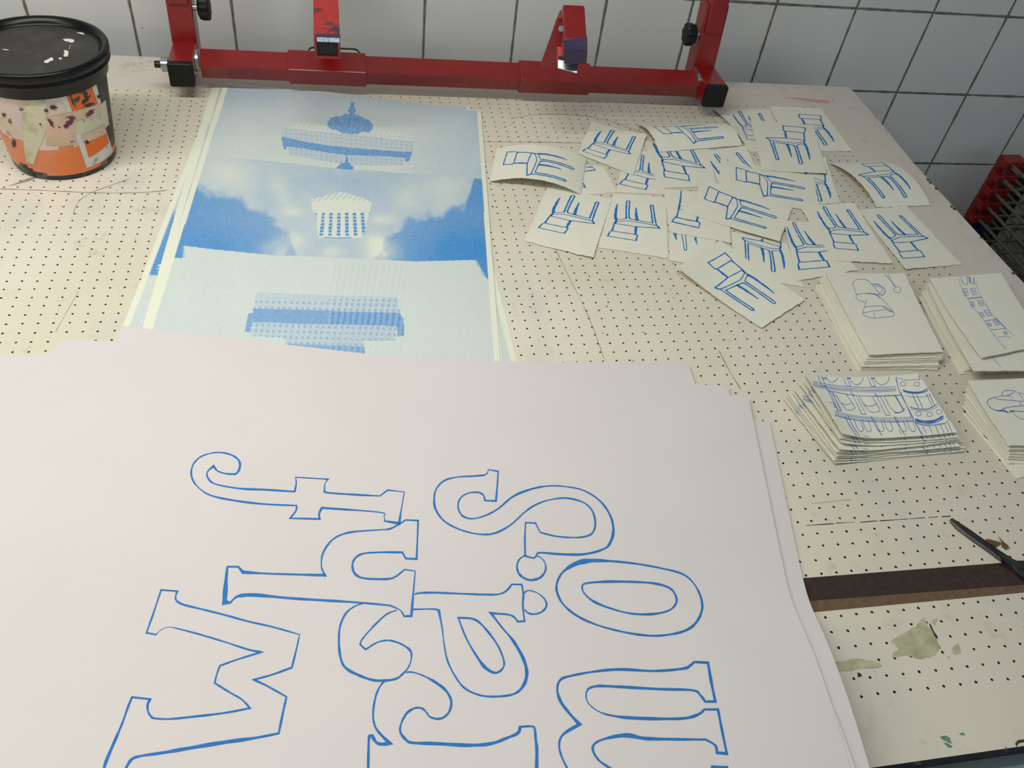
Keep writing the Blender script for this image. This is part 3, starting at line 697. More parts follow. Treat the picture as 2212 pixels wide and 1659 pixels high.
# ================================================================== CHAIR CARDS
ZA = ((1400, 400), 4.8087); Z5 = ((1040, 200), 4.6087); Z6 = ((1400, 200), 4.6087); Z7 = ((1700, 200), 3.95)
TK = {1: (700, 1070), 2: (1310, 1226), 3: (800, 705), 4: (620, 803), 5: (1315, 1125), 6: (1088, 1298), 7: (1145, 1185), 9: (1005, 905), 10: (835, 958)}
chair = [
 ([(800,705,1),(620,803,1),(693,868,1),(718,868,1),(852,792,1),(874,788,1),(862,762,1)], True, 9),
 ([(718,870,1),(835,960,1)], False, 14),
 ([(874,788,1),(985,880,1),(1010,908,1),(1042,936,1)], False, 10),
 ([(838,957,1),(985,885,1)], False, 8),
 ([(832,958,1),(770,1010),(700,1066,1),(724,1076),(755,1082,1)], False, 11),
 ([(755,1080,1),(870,1030),(965,985,1),(990,950),(1008,915,1),(985,885,1)], False, 8),
 ([(755,1082,1),(910,1185),(1075,1300,1),(1098,1298,1),(1090,1283,1),(950,1188),(810,1090,1),(900,1050),(985,1017,1),(1012,1025,1),(1150,1120),(1295,1228,1),(1320,1228,1),(1316,1212,1),(1180,1115),(1012,1000,1),(1020,970),(1042,942,1)], False, 9),
 ([(1038,932,1,1.1),(1110,972,0,1.2),(1180,1022,0,1.1),(1250,1072,0,.9),(1316,1126,1,.4)], False, 14),
 ([(928,1038,1,1),(1000,1082,0,1.1),(1070,1130,0,.9),(1147,1185,1,.4)], False, 15),
]
tmpl = [ribbon(path(p, c), wd * 1.3, 12, 0.10) for p, c, wd in chair]
def chair_ink(surf, Z, refs):
    src = np.array([(*TK[k], 1.0) for k in refs]); dst = np.array([surf.from_px(*z2p(Z[0], Z[1], [v])[0]) for v in refs.values()])
    if len(refs) < 3: raise ValueError
    Mx, *_ = np.linalg.lstsq(src, dst, rcond=None)
    ap = lambda p: np.array([p[0], p[1], 1.0]) @ Mx
    return [[(ap(a), ap(b_)) for a, b_ in strip] for strip in tmpl]
arch_s = lambda h: (lambda s_, t_, x, y: h * 4 * s_ * (1 - s_))
arch_t = lambda h: (lambda s_, t_, x, y: h * 4 * t_ * (1 - t_))
def curl(ctl=0, ctr=0, cbr=0, cbl=0, r=0.45):
    def f(s_, t_, x, y):
        z = 0
        for h, a, c in ((ctl, s_, t_), (ctr, 1 - s_, t_), (cbr, 1 - s_, 1 - t_), (cbl, s_, 1 - t_)):
            if h: z = z + h * np.clip(1 - (a + c) / (2 * r), 0, 1) ** 2
        return z + 0 * s_
    return f
cards = [
 ('c2', [(1178,348),(1304,360),(1334,415),(1200,425)], 0.0006, None, Z5, None, 'chair print showing only two blue tips, pinned under the arched card at the left'),
 ('c7', [(1352,318),(1412,330),(1437,420),(1331,415)], 0.0007, None, Z5, {2:(1608,628),7:(1672,692),3:(1378,910),4:(1632,968)}, 'chair print half hidden between two cards, one leg shown, above the lower left pair'),
 ('c14', [(1700,318),(1783,340),(1815,438),(1705,445)], 0.0006, curl(ctr=.004), Z6, {5:(1812,1058),2:(1713,1075),9:(1762,885),10:(1573,835)}, 'chair print of which only two legs show, right beneath the upright chair card'),
 ('c11', [(1662,229),(1773,234),(1841,326),(1712,327)], 0.0006, None, Z6, {3:(1718,228),4:(1495,215),5:(1840,490),2:(1775,522)}, 'chair print nearest the pink smear, farthest back at the right'),
 ('c9', [(1540,236),(1662,236),(1703,326),(1619,328)], 0.0010, (lambda s_, t_, x, y: 0.008 * 4 * t_ * (1 - t_) * np.clip(1 - 1.6 * s_, 0, 1) ** 2), Z6, {5:(845,215),2:(905,192),7:(1012,228),6:(1105,210),3:(985,465)}, 'curved chair print tucked behind the upright chair card, by the black end cap'),
 ('c8', [(1394,306),(1530,318),(1548,402),(1421,407)], 0.0011, None, Z6, {1:(565,750),3:(165,840),4:(412,878)}, 'chair print with legs up, its leg tips covered by the curled card behind it'),
 ('c5', [(1326,418),(1438,425),(1444,558),(1291,534)], 0.0014, None, Z5, {1:(1765,1333),2:(1465,1075),3:(1255,1435),4:(1545,1478),5:(1352,1103),6:(1705,1140)}, 'chair print with upright legs up, second from left in the front row, torn lower edge'),
 ('c4', [(1184,401),(1322,430),(1281,556),(1133,520)], 0.0022, curl(cbr=.003), Z5, {1:(1120,1285),2:(920,1030),3:(555,1345),4:(840,1415),5:(790,1035),6:(1150,1105)}, 'chair print at the front left of the scatter with a torn lower edge'),
 ('c19', [(1447,498),(1548,512),(1532,577),(1445,562)], 0.0016, None, Z6, None, 'chair print with only three leg ends showing, below the misprinted card'),
 ('c21', [(1580,500),(1700,526),(1737,620),(1588,596)], 0.0012, None, ZA, {1:(975,547),2:(1293,898),5:(1415,868),6:(1030,803),7:(1205,797)}, 'upright chair print without its backrest showing, behind the frontmost card'),
 ('c12', [(1524,325),(1612,314),(1652,402),(1560,412)], 0.0018, curl(ctr=.004), Z6, {2:(665,608),7:(775,655),6:(897,612),5:(632,692)}, 'chair print with just its leg ends visible in the middle of the scatter'),
 ('c15', [(1556,344),(1757,380),(1772,458),(1553,425)], 0.0026, None, Z6, {1:(1155,1025),2:(1555,957),3:(870,742),4:(885,877),5:(1465,882),6:(1525,1078),7:(1450,973)}, 'chair print lying sideways in the middle, below the upright chair card'),
 ('c10', [(1621,258),(1757,270),(1786,374),(1646,367)], 0.0042, curl(cbr=.004, ctl=.003), Z6, {1:(1190,438),2:(1515,716),3:(1572,352),4:(1328,335),5:(1612,660),6:(1285,680),7:(1428,637)}, 'chair print standing upright, on top at the back right of the scatter'),
 ('c17', [(1434,408),(1570,420),(1579,525),(1447,501)], 0.0030, None, Z6, None, 'misprinted chair print showing only a backrest and one leg line'),
 ('c16', [(1514,384),(1711,450),(1684,521),(1496,464)], 0.0044, curl(cbr=.005), Z6, {1:(775,1250),2:(1275,1247),3:(612,940),4:(560,1060),5:(1205,1160),6:(1170,1357),7:(1138,1245)}, 'chair print lying on its side in the very centre, legs pointing lower right'),
 ('c22', [(1694,476),(1768,480),(1853,583),(1722,607)], 0.0028, curl(ctl=.003), ZA, {3:(1585,868),4:(1868,860),5:(1435,440),2:(1510,397),7:(1640,462)}, 'chair print with legs up, just above the pile with the mug drawing'),
 ('c18', [(1727,444),(1846,438),(1930,569),(1800,563)], 0.0040, curl(ctr=.003), Z7, {1:(688,1210),2:(320,970),3:(402,1330),4:(618,1345),5:(258,1018),6:(522,1010),7:(422,1033)}, 'chair print with legs up, second card from the right in the front row'),
 ('c23', [(1854,453),(1958,445),(2077,571),(1957,581)], 0.0016, curl(cbl=.003), Z7, {1:(1193,1243),2:(780,1042),3:(985,1418),4:(1182,1397),5:(737,1093),6:(972,1055),7:(892,1097)}, 'chair print at the far right end of the front row, near the table edge'),
 ('c13', [(1790,352),(1917,350),(2010,443),(1895,448)], 0.0022, arch_t(.015), Z7, {1:(620,708),2:(1010,897),3:(820,597),4:(622,610),5:(1052,832),6:(825,885),7:(908,832)}, 'arched chair print alone at the right edge of the scatter, nearest the rack'),
 ('c20', [(1556,519),(1739,648),(1645,708),(1462,576)], 0.0046, curl(cbl=.012), ZA, {1:(700,1070),2:(1310,1226),3:(800,705),4:(620,803),5:(1315,1125),6:(1088,1298),7:(1145,1185)}, 'frontmost chair print, turned diagonally with its legs toward lower right'),
 ('c6', [(1376,270),(1556,266),(1603,314),(1424,328)], 0.0034, arch_t(.014), Z6, {1:(455,495),2:(690,350),3:(45,340),4:(150,410),5:(565,322),6:(745,455)}, 'arched chair print lying sideways at the back, just in front of the red bar'),
 ('c3', [(1277,262),(1397,290),(1367,378),(1249,332)], 0.0030, curl(ctl=.005, ctr=.004), Z5, {1:(1480,600),2:(1318,370),3:(990,590),4:(1240,655),5:(1198,378),6:(1510,460)}, 'chair print with legs up at the back left of the scatter'),
 ('c1', [(1072,322),(1266,341),(1254,420),(1058,392)], 0.0040, arch_s(.018), Z5, {1:(450,828),2:(915,765),3:(255,590),4:(220,718),5:(850,672),6:(838,872)}, 'arched chair print at the far left of the scatter, next to the blue prints'),
]
for nm, quad, z, zf, Z, refs, lab in cards:
    z = 0.0003 + z * 0.6
    sf = Surf.px(quad, z, zf)
    if refs: ink = chair_ink(sf, Z, refs)
    elif nm == 'c2':
        ink = strokes_px(sf, [(z2p(*Z5, p), False, 1.8) for p in ([(1040,703,1),(1060,705,1),(1136,770,1),(1030,785,1)], [(1035,740,1),(1090,745,1),(1050,715,1)])] + [(z2p(*Z5, [(1012,900,1),(1032,942,1),(1010,935,1)]), False, 2.4)], step=3)
    elif nm == 'c17':
        ink = strokes_px(sf, [(z2p(*Z6, [(330,978,1,.5),(322,1060,0,1.1),(312,1120,0,1.2),(300,1180,0,.9),(283,1242,1,.9)]), False, 3.6),
                              (z2p(*Z6, [(270,1240,1),(236,1285,1),(350,1312),(505,1347,1),(516,1298,1),(486,1282,1),(400,1268)]), True, 2.2),
                              (z2p(*Z6, [(498,1222,1),(484,1282,1)]), False, 5.5), (z2p(*Z6, [(306,1132,1),(335,1130,1)]), False, 1.2), (z2p(*Z6, [(306,1158,1),(350,1172,1,.3)]), False, 1.4)], step=3)
    else:
        ink = strokes_px(sf, [(z2p(*Z6, [(266,1398,1,1.2),(282,1468,1,.5)]), False, 5), (z2p(*Z6, [(334,1408,1),(352,1500),(360,1560),(380,1568),(384,1550),(372,1418,1)]), False, 2),
                              (z2p(*Z6, [(468,1442,1,1.2),(488,1512,1,.5)]), False, 4.5)], step=3)
    o = sheet('chair_card', sf, M['cream'], 22, 22, 0.00022, ink, M['ink'], deckle=0.0035)
    tag(o, lab, 'card', 'chair prints scattered on the table')

# ================================================================== STACKS OF SMALL CARDS
ZM = ((1650, 560), 3.4555); ZR = ((1980, 560), 6.379); ZAR = ((1680, 780), 5.2667); ZH = ((2050, 790), 6.636)
def stack(name, quads, z0, z1, zfs, strokes, mat, wd, labels, cat, group, ns=14, nt=14, deckle=0.002, th=0.72):
    """quads: pixel quads from the lowest to the topmost sheet; each sheet is a thing of its own"""
    n = len(quads); top = Surf.px(quads[-1], z1, zfs[-1])
    ink = strokes_px(top, strokes, wd, step=5)
    for i, q in enumerate(quads):
        z = z0 + (z1 - z0) * (0.86 * i / max(1, n - 1) if i < n - 1 else 1)
        sf = top if i == n - 1 else Surf.px(q, z, zfs[i])
        o = sheet(name, sf, M['cream'], ns, nt, max(0.0005, th * 0.8 * (z1 - z0) / max(1, n - 1)), ink, mat, deckle=deckle)
        tag(o, labels[i], cat, group)
ordn = ['first', 'second', 'third', 'fourth', 'fifth', 'sixth', 'seventh', 'eighth', 'ninth', 'tenth', 'eleventh', 'twelfth']
def lerpq(a, b_, f, js=0.0):
    return [(p[0] + (q[0] - p[0]) * f + random.uniform(-js, js), p[1] + (q[1] - p[1]) * f + random.uniform(-js, js)) for p, q in zip(a, b_)]
# the pile with the mug drawing
topq = [(1783,585),(1953,590),(2038,760),(1879,766)]; lowq = [(1760,622),(1926,630),(2027,800),(1855,800)]
qs = []; zf_ = []; N = 9
for i in range(N):
    f = i / (N - 1); qs.append(lerpq(lowq, topq, (0, .10, .20, .32, .48, .60, .72, .88, 1)[i], 3.0 if 0 < i < N - 1 else 0))
    h = 0.003 + 0.006 * f
    zf_.append((lambda h_, ph: (lambda s_, t_, x, y: h_ * np.clip((0.75 - s_) / 0.75, 0, 1) ** 2 * np.clip((0.9 - t_), 0, 1) + 0.0004 * np.sin(6 * t_ + ph)))(h, 1.3))
mug = [([(672,165),(665,190),(680,230),(692,268)],), ([(672,165),(700,150),(760,152),(800,180),(835,220),(862,268)],), ([(692,268),(700,262),(770,255),(860,268)],), ([(692,268),(690,290),(715,310),(757,322)],),
       ([(800,186),(850,188),(895,215),(907,240),(890,265),(862,264)], False, 1.4), ([(815,200),(860,203),(885,230),(878,248),(855,250)],), ([(760,255),(830,262),(866,290)], False, 1.8), ([(770,295),(752,350),(738,405)],), ([(868,285),(920,335),(970,400)],),
       ([(738,405),(760,425),(825,440),(900,432),(965,425),(971,400)],), ([(750,358),(820,350),(890,350),(925,365),(955,392)],), ([(742,405),(780,392),(880,380),(915,372)],), ([(820,392),(828,438)],), ([(890,352),(925,380),(965,395)], False, 1.3),
       ([(885,98,1),(920,97,1),(935,125),(975,195),(1010,210),(1023,232),(1010,248),(985,248),(970,230),(975,203),(925,135)], True)]
mug = [(z2p(*ZM, s_[0]), s_[1] if len(s_) > 1 else False, s_[2] if len(s_) > 2 else 0.9) for s_ in mug]
labs = ['cream card %s from the bottom of the pile with the mug drawing' % ordn[i] for i in range(N - 1)] + ['top card with a thin blue drawing of a mug and spoon']
stack('mug_card', qs, 0.001, 0.021, zf_, mug, M['ink_thin'], 0.9, labs, 'card', 'cards piled under the mug drawing')
# the pile with the strip of houses
topq = [(2010,601),(2163,589),(2268,742),(2121,772)]; lowq = [(1985,640),(2130,632),(2250,800),(2075,808)]
qs = []; zf_ = []; N = 9
for i in range(N):
    f = i / (N - 1)
    q = lerpq(lowq, topq, f ** 0.9, 2.5 if 0 < i < N - 1 else 0)
    if i == N - 2: q = [(2004,612),(2150,606),(2262,800),(2104,801)]
    qs.append(q)
    h = 0.003 + 0.004 * f
    zf_.append((lambda h_, ph: (lambda s_, t_, x, y: h_ * (np.clip((0.55 - t_) / 0.55, 0, 1) ** 2) + 0.5 * h_ * np.clip(0.6 - s_, 0, 1) ** 2 + 0.0006 * np.sin(5 * t_ + ph)))(h, 1.7))
hs = [([(770,215),(860,450),(1000,700),(1100,830),(1220,950),(1350,1055)],), ([(570,260),(620,380),(700,540),(800,690),(845,735),(930,850),(1020,980),(1100,1090),(1300,1305)],), ([(570,258),(600,228),(770,215)],),
      ([(615,250),(630,310),(670,350),(705,330),(690,240),(660,225)], False, 1.3), ([(720,255),(740,320),(790,335),(780,270)], False, 1.6), ([(700,240),(735,260),(745,330)], False, 2.0), ([(700,540),(890,520)], False, 1.4), ([(705,550),(895,530)],),
      ([(930,855),(1090,825)], False, 1.4), ([(1020,975),(1230,955)], False, 1.3), ([(1090,810),(1230,955)], False, 1.8), ([(1100,1075),(1260,1065),(1290,1090)],), ([(1055,1035),(1080,1040),(1075,1055),(1060,1050)],)]
for q in ([(740,405),(800,395),(828,485),(775,492)], [(630,412),(690,408),(715,490),(660,508)], [(840,570),(900,565),(932,635),(872,642)], [(730,590),(780,585),(802,650),(762,658)], [(930,710),(990,700),(1037,775),(978,785)], [(860,742),(905,732),(935,790),(892,800)],
          [(1055,845),(1110,850),(1142,900),(1085,908)], [(965,885),(1015,880),(1035,920),(990,930)], [(1190,1000),(1235,1000),(1250,1030),(1215,1040)]):
    hs.append(([(p[0], p[1], 1) for p in q], True, 1.1)); c = np.mean(q, 0)
    hs.append(([((q[0][0] + q[1][0]) / 2, (q[0][1] + q[1][1]) / 2), ((q[2][0] + q[3][0]) / 2, (q[2][1] + q[3][1]) / 2)],)); hs.append(([((q[0][0] + q[3][0]) / 2, (q[0][1] + q[3][1]) / 2), ((q[1][0] + q[2][0]) / 2, (q[1][1] + q[2][1]) / 2)],))
hs += [([(1140,1330),(1165,1425)], False, 1.4), ([(1065,1440),(1085,1450)], False, 1.6)]
hs = [(z2p(*ZR, s_[0]), s_[1] if len(s_) > 1 else False, s_[2] if len(s_) > 2 else 0.8) for s_ in hs]
labs = ['cream card %s from the bottom of the pile under the house drawing' % ordn[i] for i in range(N - 2)] + ['wide card directly under the top house card, sticking out at the front', 'top card with a faint blue strip of houses, at the right edge of the picture']
stack('house_card', qs, 0.001, 0.023, zf_, hs, M['ink_pale'], 0.8, labs, 'card', 'cards piled under the house drawing')
# the pile with the arcade facade
topq = [(1735,799),(1983,806),(2067,933),(1820,936)]; lowq = [(1691,858),(1938,880),(2084,976),(1803,1000)]
def wave(h, d, tw=0.0):
    return lambda s_, t_, x, y: h * np.clip(1 - s_ / 0.42, 0, 1) ** 2 + d * np.clip((s_ - 0.55) / 0.45, 0, 1) ** 2 * (1 - 0.3 * t_) + tw * np.sin(5 * s_) * t_
qs = []; zf_ = []; N = 10
for i in range(N):
    f = i / (N - 1); q = lerpq(lowq, topq, (0, .07, .12, .26, .32, .44, .50, .66, .82, 1)[i], 4.5 if 0 < i < N - 1 else 0)
    qs.append(q); zf_.append(wave(0.004 + 0.012 * f, 0.002 + 0.004 * f, 0.0005))
ar = []
def seg(*p, w=1.0, c=False): ar.append((z2p(*ZAR, list(p)), c, w))
# upper row of arches
for x0, x1, yb, yt in ((545, 685, 245, 175), (820, 970, 272, 180), (1100, 1265, 272, 165)):
    seg((x0, yt), (x0 + 12, yb - 45), ((x0 + x1) / 2, yb), (x1 - 10, yb - 40), (x1, yt), w=1.1)
for x in (455, 735, 1015):
    seg((x, 160), (x + 50, 285)); seg((x + 40, 165), (x + 95, 290)); seg((x + 48, 288), (x + 100, 290), w=1.4)
for x in (510, 790, 1060): seg((x - 5, 195), (x + 40, 198), w=2.2)
# cornices
for dy, w_ in ((0, 1.0), (18, .8), (36, 1.3), (52, .8)):
    seg((400, 235 + dy), (600, 270 + dy), (820, 292 + dy), (1060, 300 + dy), (1345, 290 + dy), w=w_)
seg((570, 335), (830, 385), (1100, 400), (1390, 388), w=1.1); seg((1090, 400), (1390, 390), w=1.8)
# middle row
for x0, x1, yt, yb in ((660, 870, 380, 560), (925, 1155, 395, 583), (1210, 1420, 395, 588)):
    seg((x0, yt), (x0 + 60, yb - 80), (x0 + 130, yb - 5), (x1 - 10, yb - 10), (x1, yb - 45), (x1 - 90, yt), w=1.1)
seg((715, 470), (760, 495), (810, 492), (845, 465)); seg((985, 490), (1020, 512), (1080, 510), (1125, 485), w=1.3); seg((1430, 540), (1435, 560), (1390, 585), (1330, 588), w=2.0)
seg((1340, 395), (1400, 500), (1425, 545), w=1.5)
for x, y in ((575, 345), (850, 385), (1125, 395)):
    seg((x, y), (x + 105, y + 215)); seg((x + 40, y + 5), (x + 150, y + 212)); seg((x + 100, y + 220), (x + 160, y + 222), w=1.3); seg((x - 25, y - 30), (x + 25, y + 15), w=1.4)
for x in (600, 625): seg((x, 350), (x + 90, 570))
seg((590, 480), (610, 470), (635, 490), (650, 520), (630, 525), w=.9)
# lower cornices
for dy, w_ in ((0, .8), (16, 1), (34, .8), (48, 1.5)):
    seg((650, 570 + dy), (800, 610 + dy), (1000, 635 + dy), (1250, 645 + dy), (1530, 638 + dy), w=w_)
# bottom row of narrow arches
for x0 in (870, 960, 1105, 1205, 1360, 1465):
    seg((x0, 665), (x0 + 35, 765), (x0 + 65, 800), (x0 + 98, 795), (x0 + 100, 765), (x0 + 65, 672), w=1.1)
for x in (765, 800, 1060, 1325): seg((x, 630), (x + 60, 750), (x + 130, 850), w=1.4)
seg((980, 850), (1040, 862)); seg((1170, 880), (1190, 885), (1210, 870)); seg((1240, 875), (1290, 888), (1350, 865)); seg((1410, 860), (1450, 872), (1500, 855)); seg((1540, 860), (1570, 868), (1600, 858)); seg((1380, 780), (1440, 920), w=1.0)
# round tower at the right
seg((1345, 185), (1385, 345), (1530, 630), (1545, 690), w=1.6); seg((1400, 360), (1490, 560), (1520, 640), w=1.1)
for y0, y1, w_ in ((210, 208, .9), (345, 290, 1.8), (358, 325, 2.4), (405, 395, .9), (540, 490, 1.8), (560, 520, .9), (680, 640, 4.2), (700, 665, 2.0), (720, 720, 1.0)):
    k = (y0 - 200) * 0.42
    seg((1360 + k, y0 - 18), (1450 + k, y0 + 6), (1580 + k, y0), (1690 + k * .95, y1 - 14), w=w_)
for cx, cy in ((1425, 260), (1582, 262), (1600, 600), (1728, 608), (1835, 578)):
    seg(*[(cx + 32 * math.cos(a), cy + 24 * math.sin(a)) for a in np.linspace(0, 2 * math.pi, 11)[:-1]], w=1.0, c=True)
for x, y, L in ((1430, 145, 45), (1460, 145, 45), (1565, 140, 45), (1600, 160, 40), (1530, 375, 160), (1580, 380, 160), (1690, 370, 150), (1720, 365, 150), (1650, 735, 90), (1720, 735, 95), (1790, 730, 90), (1850, 725, 95), (1900, 715, 90), (1935, 700, 100)):
    seg((x, y), (x + L * .45, y + L), w=1.2)
seg((1560, 680), (1610, 720), (1760, 735), (1900, 710), (1945, 660), (1920, 640), w=1.0); seg((1560, 690), (1640, 830), (1690, 860), w=1.8)
labs = ['folded-up card %s from the bottom of the wavy pile with the arcade drawing' % ordn[i] for i in range(N - 1)] + ['top card with a detailed blue drawing of an arcaded facade and round tower']
labs = [l.replace('folded-up ', 'curled ') for l in labs]
stack('facade_card', qs, 0.001, 0.026, zf_, ar, M['ink_thin'], 1.0, labs, 'card', 'cards piled under the arcade drawing', 22, 14, th=0.45)
# the pile with the cap drawing
topq = [(2091,823),(2290,810),(2400,955),(2181,962)]; lowq = [(2079,876),(2250,870),(2370,1010),(2180,1000)]
hat = [([(765,430),(760,390),(800,360),(870,355),(940,365),(900,400),(830,430)], True, 1.2), ([(660,452),(765,432)], False, .9), ([(660,450),(580,480),(548,520),(570,580),(640,630),(720,650)], False, 1.4), ([(660,455),(700,480),(850,492),(1000,508),(1075,505)], False, 1.2),
       ([(940,365),(1000,395),(1040,450),(1062,492)],), ([(1000,390),(1075,405),(1200,440)],), ([(1000,508),(1028,540),(1020,578)], False, 1.3), ([(720,650),(780,615),(900,590),(1020,578),(1100,570)], False, 1.3), ([(720,645),(800,658),(840,672),(930,650),(1075,660),(1150,655)], False, 1.3),
       ([(780,620),(800,650)],), ([(915,665),(960,720),(1020,760),(1090,770)],), ([(820,430),(920,452)],), ([(870,655),(890,640),(895,665),(915,640),(920,660),(935,645)], False, 1.2), ([(690,640),(740,648),(790,640),(840,668)], False, 2.0)]
hat = [(z2p(*ZH, s_[0]), s_[1] if len(s_) > 1 else False, s_[2] if len(s_) > 2 else 0.9) for s_ in hat]
qs = []; zf_ = []; N = 7
for i in range(N):
    f = i / (N - 1); qs.append(lerpq(lowq, topq, f ** 0.9, 2.5 if 0 < i < N - 1 else 0))
    h = 0.003 + 0.006 * f
    zf_.append((lambda h_: (lambda s_, t_, x, y: h_ * np.clip(0.5 - t_, 0, 1) + h_ * np.clip(0.4 - s_, 0, 1)))(h))
labs = ['cream card %s from the bottom of the pile with the cap drawing' % ordn[i] for i in range(N - 1)] + ['top card with a thin blue drawing of a peaked cap, cut by the right edge']
stack('cap_card', qs, 0.003, 0.022, zf_, hat, M['ink_thin'], 1.0, labs, 'card', 'cards piled under the cap drawing')
sf = Surf.px([(2079,893),(2200,880),(2330,1010),(2195,1034)], 0.0008, lambda s_, t_, x, y: 0.002 * np.sin(3.1 * s_) + 0 * s_)
arc = strokes_px(sf, [(z2p(*ZH, [(545,895),(500,930),(495,975),(530,1030),(600,1065),(690,1078)]), False, 2.0)], step=4)
tag(sheet('arc_card', sf, M['cream'], 14, 14, 0.0005, arc, M['ink_thin'], deckle=0.003), 'loose card with one blue arc, poking out left under the cap pile', 'card')

# ================================================================== RED HINGE CLAMP
root = empty('screen_hinge_clamp', (0, 0, 0)); tag(root, 'red steel screen hinge clamp with black end caps spanning the back of the table', 'clamp')
def W(p): return np.array([p[0], p[1], p[2] + TZ])
phi = math.radians(24)
fwd = np.array([0, -math.sin(phi), math.cos(phi)])     # up along the tilted front face
bak = np.array([0, math.cos(phi), math.sin(phi)])      # back along the tilted top face
yaw = -0.0236
bx = np.array([1.0, yaw, 0]); bx /= np.linalg.norm(bx)
def bary(x): return 0.500 + yaw * (x + 0.52) + 0.003
ZB0 = 0.030
def bar_box(mb, x0, x1, grow, a, d, mat):
    o = np.array([x0, bary(x0), TZ + ZB0]) - fwd * grow - bak * grow
    mb.frame_box(o, bx * (x1 - x0) / bx[0], bak * (d + 2 * grow), fwd * (a + 2 * grow), mat)
b = MB(); bar_box(b, -0.519, 0.487, 0.0, 0.033, 0.041, M['red'])
for k in range(40):          # faint scale ticks engraved along the front face
    x = -0.49 + k * 0.0245
    if -0.365 < x < -0.2 or 0.09 < x < 0.256: continue
    o = np.array([x, bary(x), TZ + ZB0]) - bak * 0.0003 + fwd * 0.012
    b.frame_box(o, bx * 0.0006, bak * 0.0004, fwd * (0.008 if k % 2 else 0.012), M['tick'])
b.build('crossbar', root, bevel=0.003, seg=3)
for x0, x1 in ((-0.357, -0.208), (0.098, 0.248)):
    b = MB(); bar_box(b, x0, x1, 0.004, 0.033, 0.041, M['red']); b.build('sleeve', root, bevel=0.002, seg=2)
# end brackets: short tube pointing forward, black cap, telescopic upright, knob, bolt
def bracket(cx, yf, z0, top_px, side, w_=0.044):
    h = 0.045; L = 0.088
    b = MB(); b.box((cx - w_ / 2, yf, TZ + z0), (cx + w_ / 2, yf + L + 0.05, TZ + z0 + h), M['red']); br = b.build('foot_tube', root, bevel=0.003)
    b = MB(); b.box((cx - w_ / 2 - .0006, yf - 0.004, TZ + z0 - .0006), (cx + w_ / 2 + .0006, yf + 0.012, TZ + z0 + h + .0006), M['blackcap']); b.build('end_cap', root, bevel=0.004, seg=3)
    lean = top_px
    b = MB()
    o = np.array([cx - w_ / 2 - .0012, yf + L, TZ + z0 + h * 0.3])
    b.frame_box(o, (w_ + .0024, 0, 0), (0, 0.045, 0), (0, lean * 0.155, 0.155), M['red']); up = b.build('upright_sleeve', root, bevel=0.003)
    b = MB()
    o = np.array([cx - w_ / 2 + .004, yf + L + .004, TZ + z0 + h * 0.3 + 0.1])
    b.frame_box(o, (w_ - .008, 0, 0), (0, 0.037, 0), (0, lean * 0.34, 0.34), M['red']); b.build('upright', root, bevel=0.003)
    # packing foot under the rear of the tube
    mx = cx - side * 0.016
    b = MB(); b.box((mx - .012, yf + L + 0.005, TZ + .0004), (mx + .012, yf + L + 0.03, TZ + z0 + .004), M['darksteel']); b.build('mounting_block', root)
    # knob on the inner side of the upright sleeve
    kz = TZ + z0 + 0.105; ky = yf + L + 0.02
    b = MB(); x0 = cx + side * w_ / 2
    b.tube((x0 - side * .002, ky, kz), (x0 + side * 0.012, ky, kz), 0.006, M['zinc'])
    kn = b.build('clamp_bolt', root)
    b = MB(); n = 48; v = []
    for xx, rs in ((0.010, 0.7), (0.013, 0.92), (0.018, 1.0), (0.028, 1.0), (0.032, 0.9), (0.033, 0.5)):
        for k in range(n):
            a = 2 * math.pi * k / n; r = 0.021 * rs * (1 + 0.09 * math.cos(7 * a))
            v.append((x0 + side * xx, ky + r * math.cos(a), kz + r * math.sin(a)))
    f = [(j * n + k, j * n + (k + 1) % n, (j + 1) * n + (k + 1) % n, (j + 1) * n + k) for j in range(5) for k in range(n)]
    f += [tuple(range(n)), tuple(range(5 * n, 6 * n))]
    b.add(v, f, M['blackcap']); b.build('knob', root)
    # axle washer between bracket and bar, and bolt end outside
    b = MB(); yc = bary(cx) + 0.018; zc = TZ + ZB0 + 0.026
    b.tube((x0 + side * .0005, yc, zc), (x0 + side * .006, yc, zc), 0.021, M['zinc'], 24); b.build('washer', root)
    return yc, zc
yc, zc = bracket(-0.5505, 0.466, 0.030, 0.10, 1)
bracket(0.5075, 0.438, 0.030, 0.10, -1, 0.046)
b = MB(); b.tube((-0.5735, 0.487, TZ + .062), (-0.586, 0.487, TZ + .062), 0.013, M['zinc'], 6); b.tube((-0.586, 0.487, TZ + .062), (-0.598, 0.487, TZ + .062), 0.0065, M['darksteel'], 12)
b.build('axle_nut', root)
# left clamp arm: an open square tube pointing down and forward, resting on a strut from the sleeve
def arm_frame(pxc, D, wd):
    c = atD(pxc[0], pxc[1], D); vd = c - CAM; vd /= np.linalg.norm(vd)
    up = np.array([0, 0, 1.0]) - vd * vd[2]; up /= np.linalg.norm(up)
    rt = np.cross(vd, up)
    return c, rt, up, vd
arm1_bot = atD(706, 122, 1.40); yb = arm1_bot[1]
dirn = np.array([0.0, 0.997, 0.070]); dirn /= np.linalg.norm(dirn)
rt = np.array([1.0, 0, 0]); nb = np.cross(rt, dirn); nb /= np.linalg.norm(nb)     # nb: up off the top face
wA = 0.0425; wl = 0.004
c0 = atD(706, 80, 1.385)          # middle of the top front edge
hA = 0.038
def boxA(mb, du0, du1, dn0, dn1, dl0, dl1, mat):
    o = c0 + rt * du0 + nb * dn0 + dirn * dl0
    mb.frame_box(o, rt * (du1 - du0), nb * (dn1 - dn0), dirn * (dl1 - dl0), mat)
b = MB(); L = 0.38
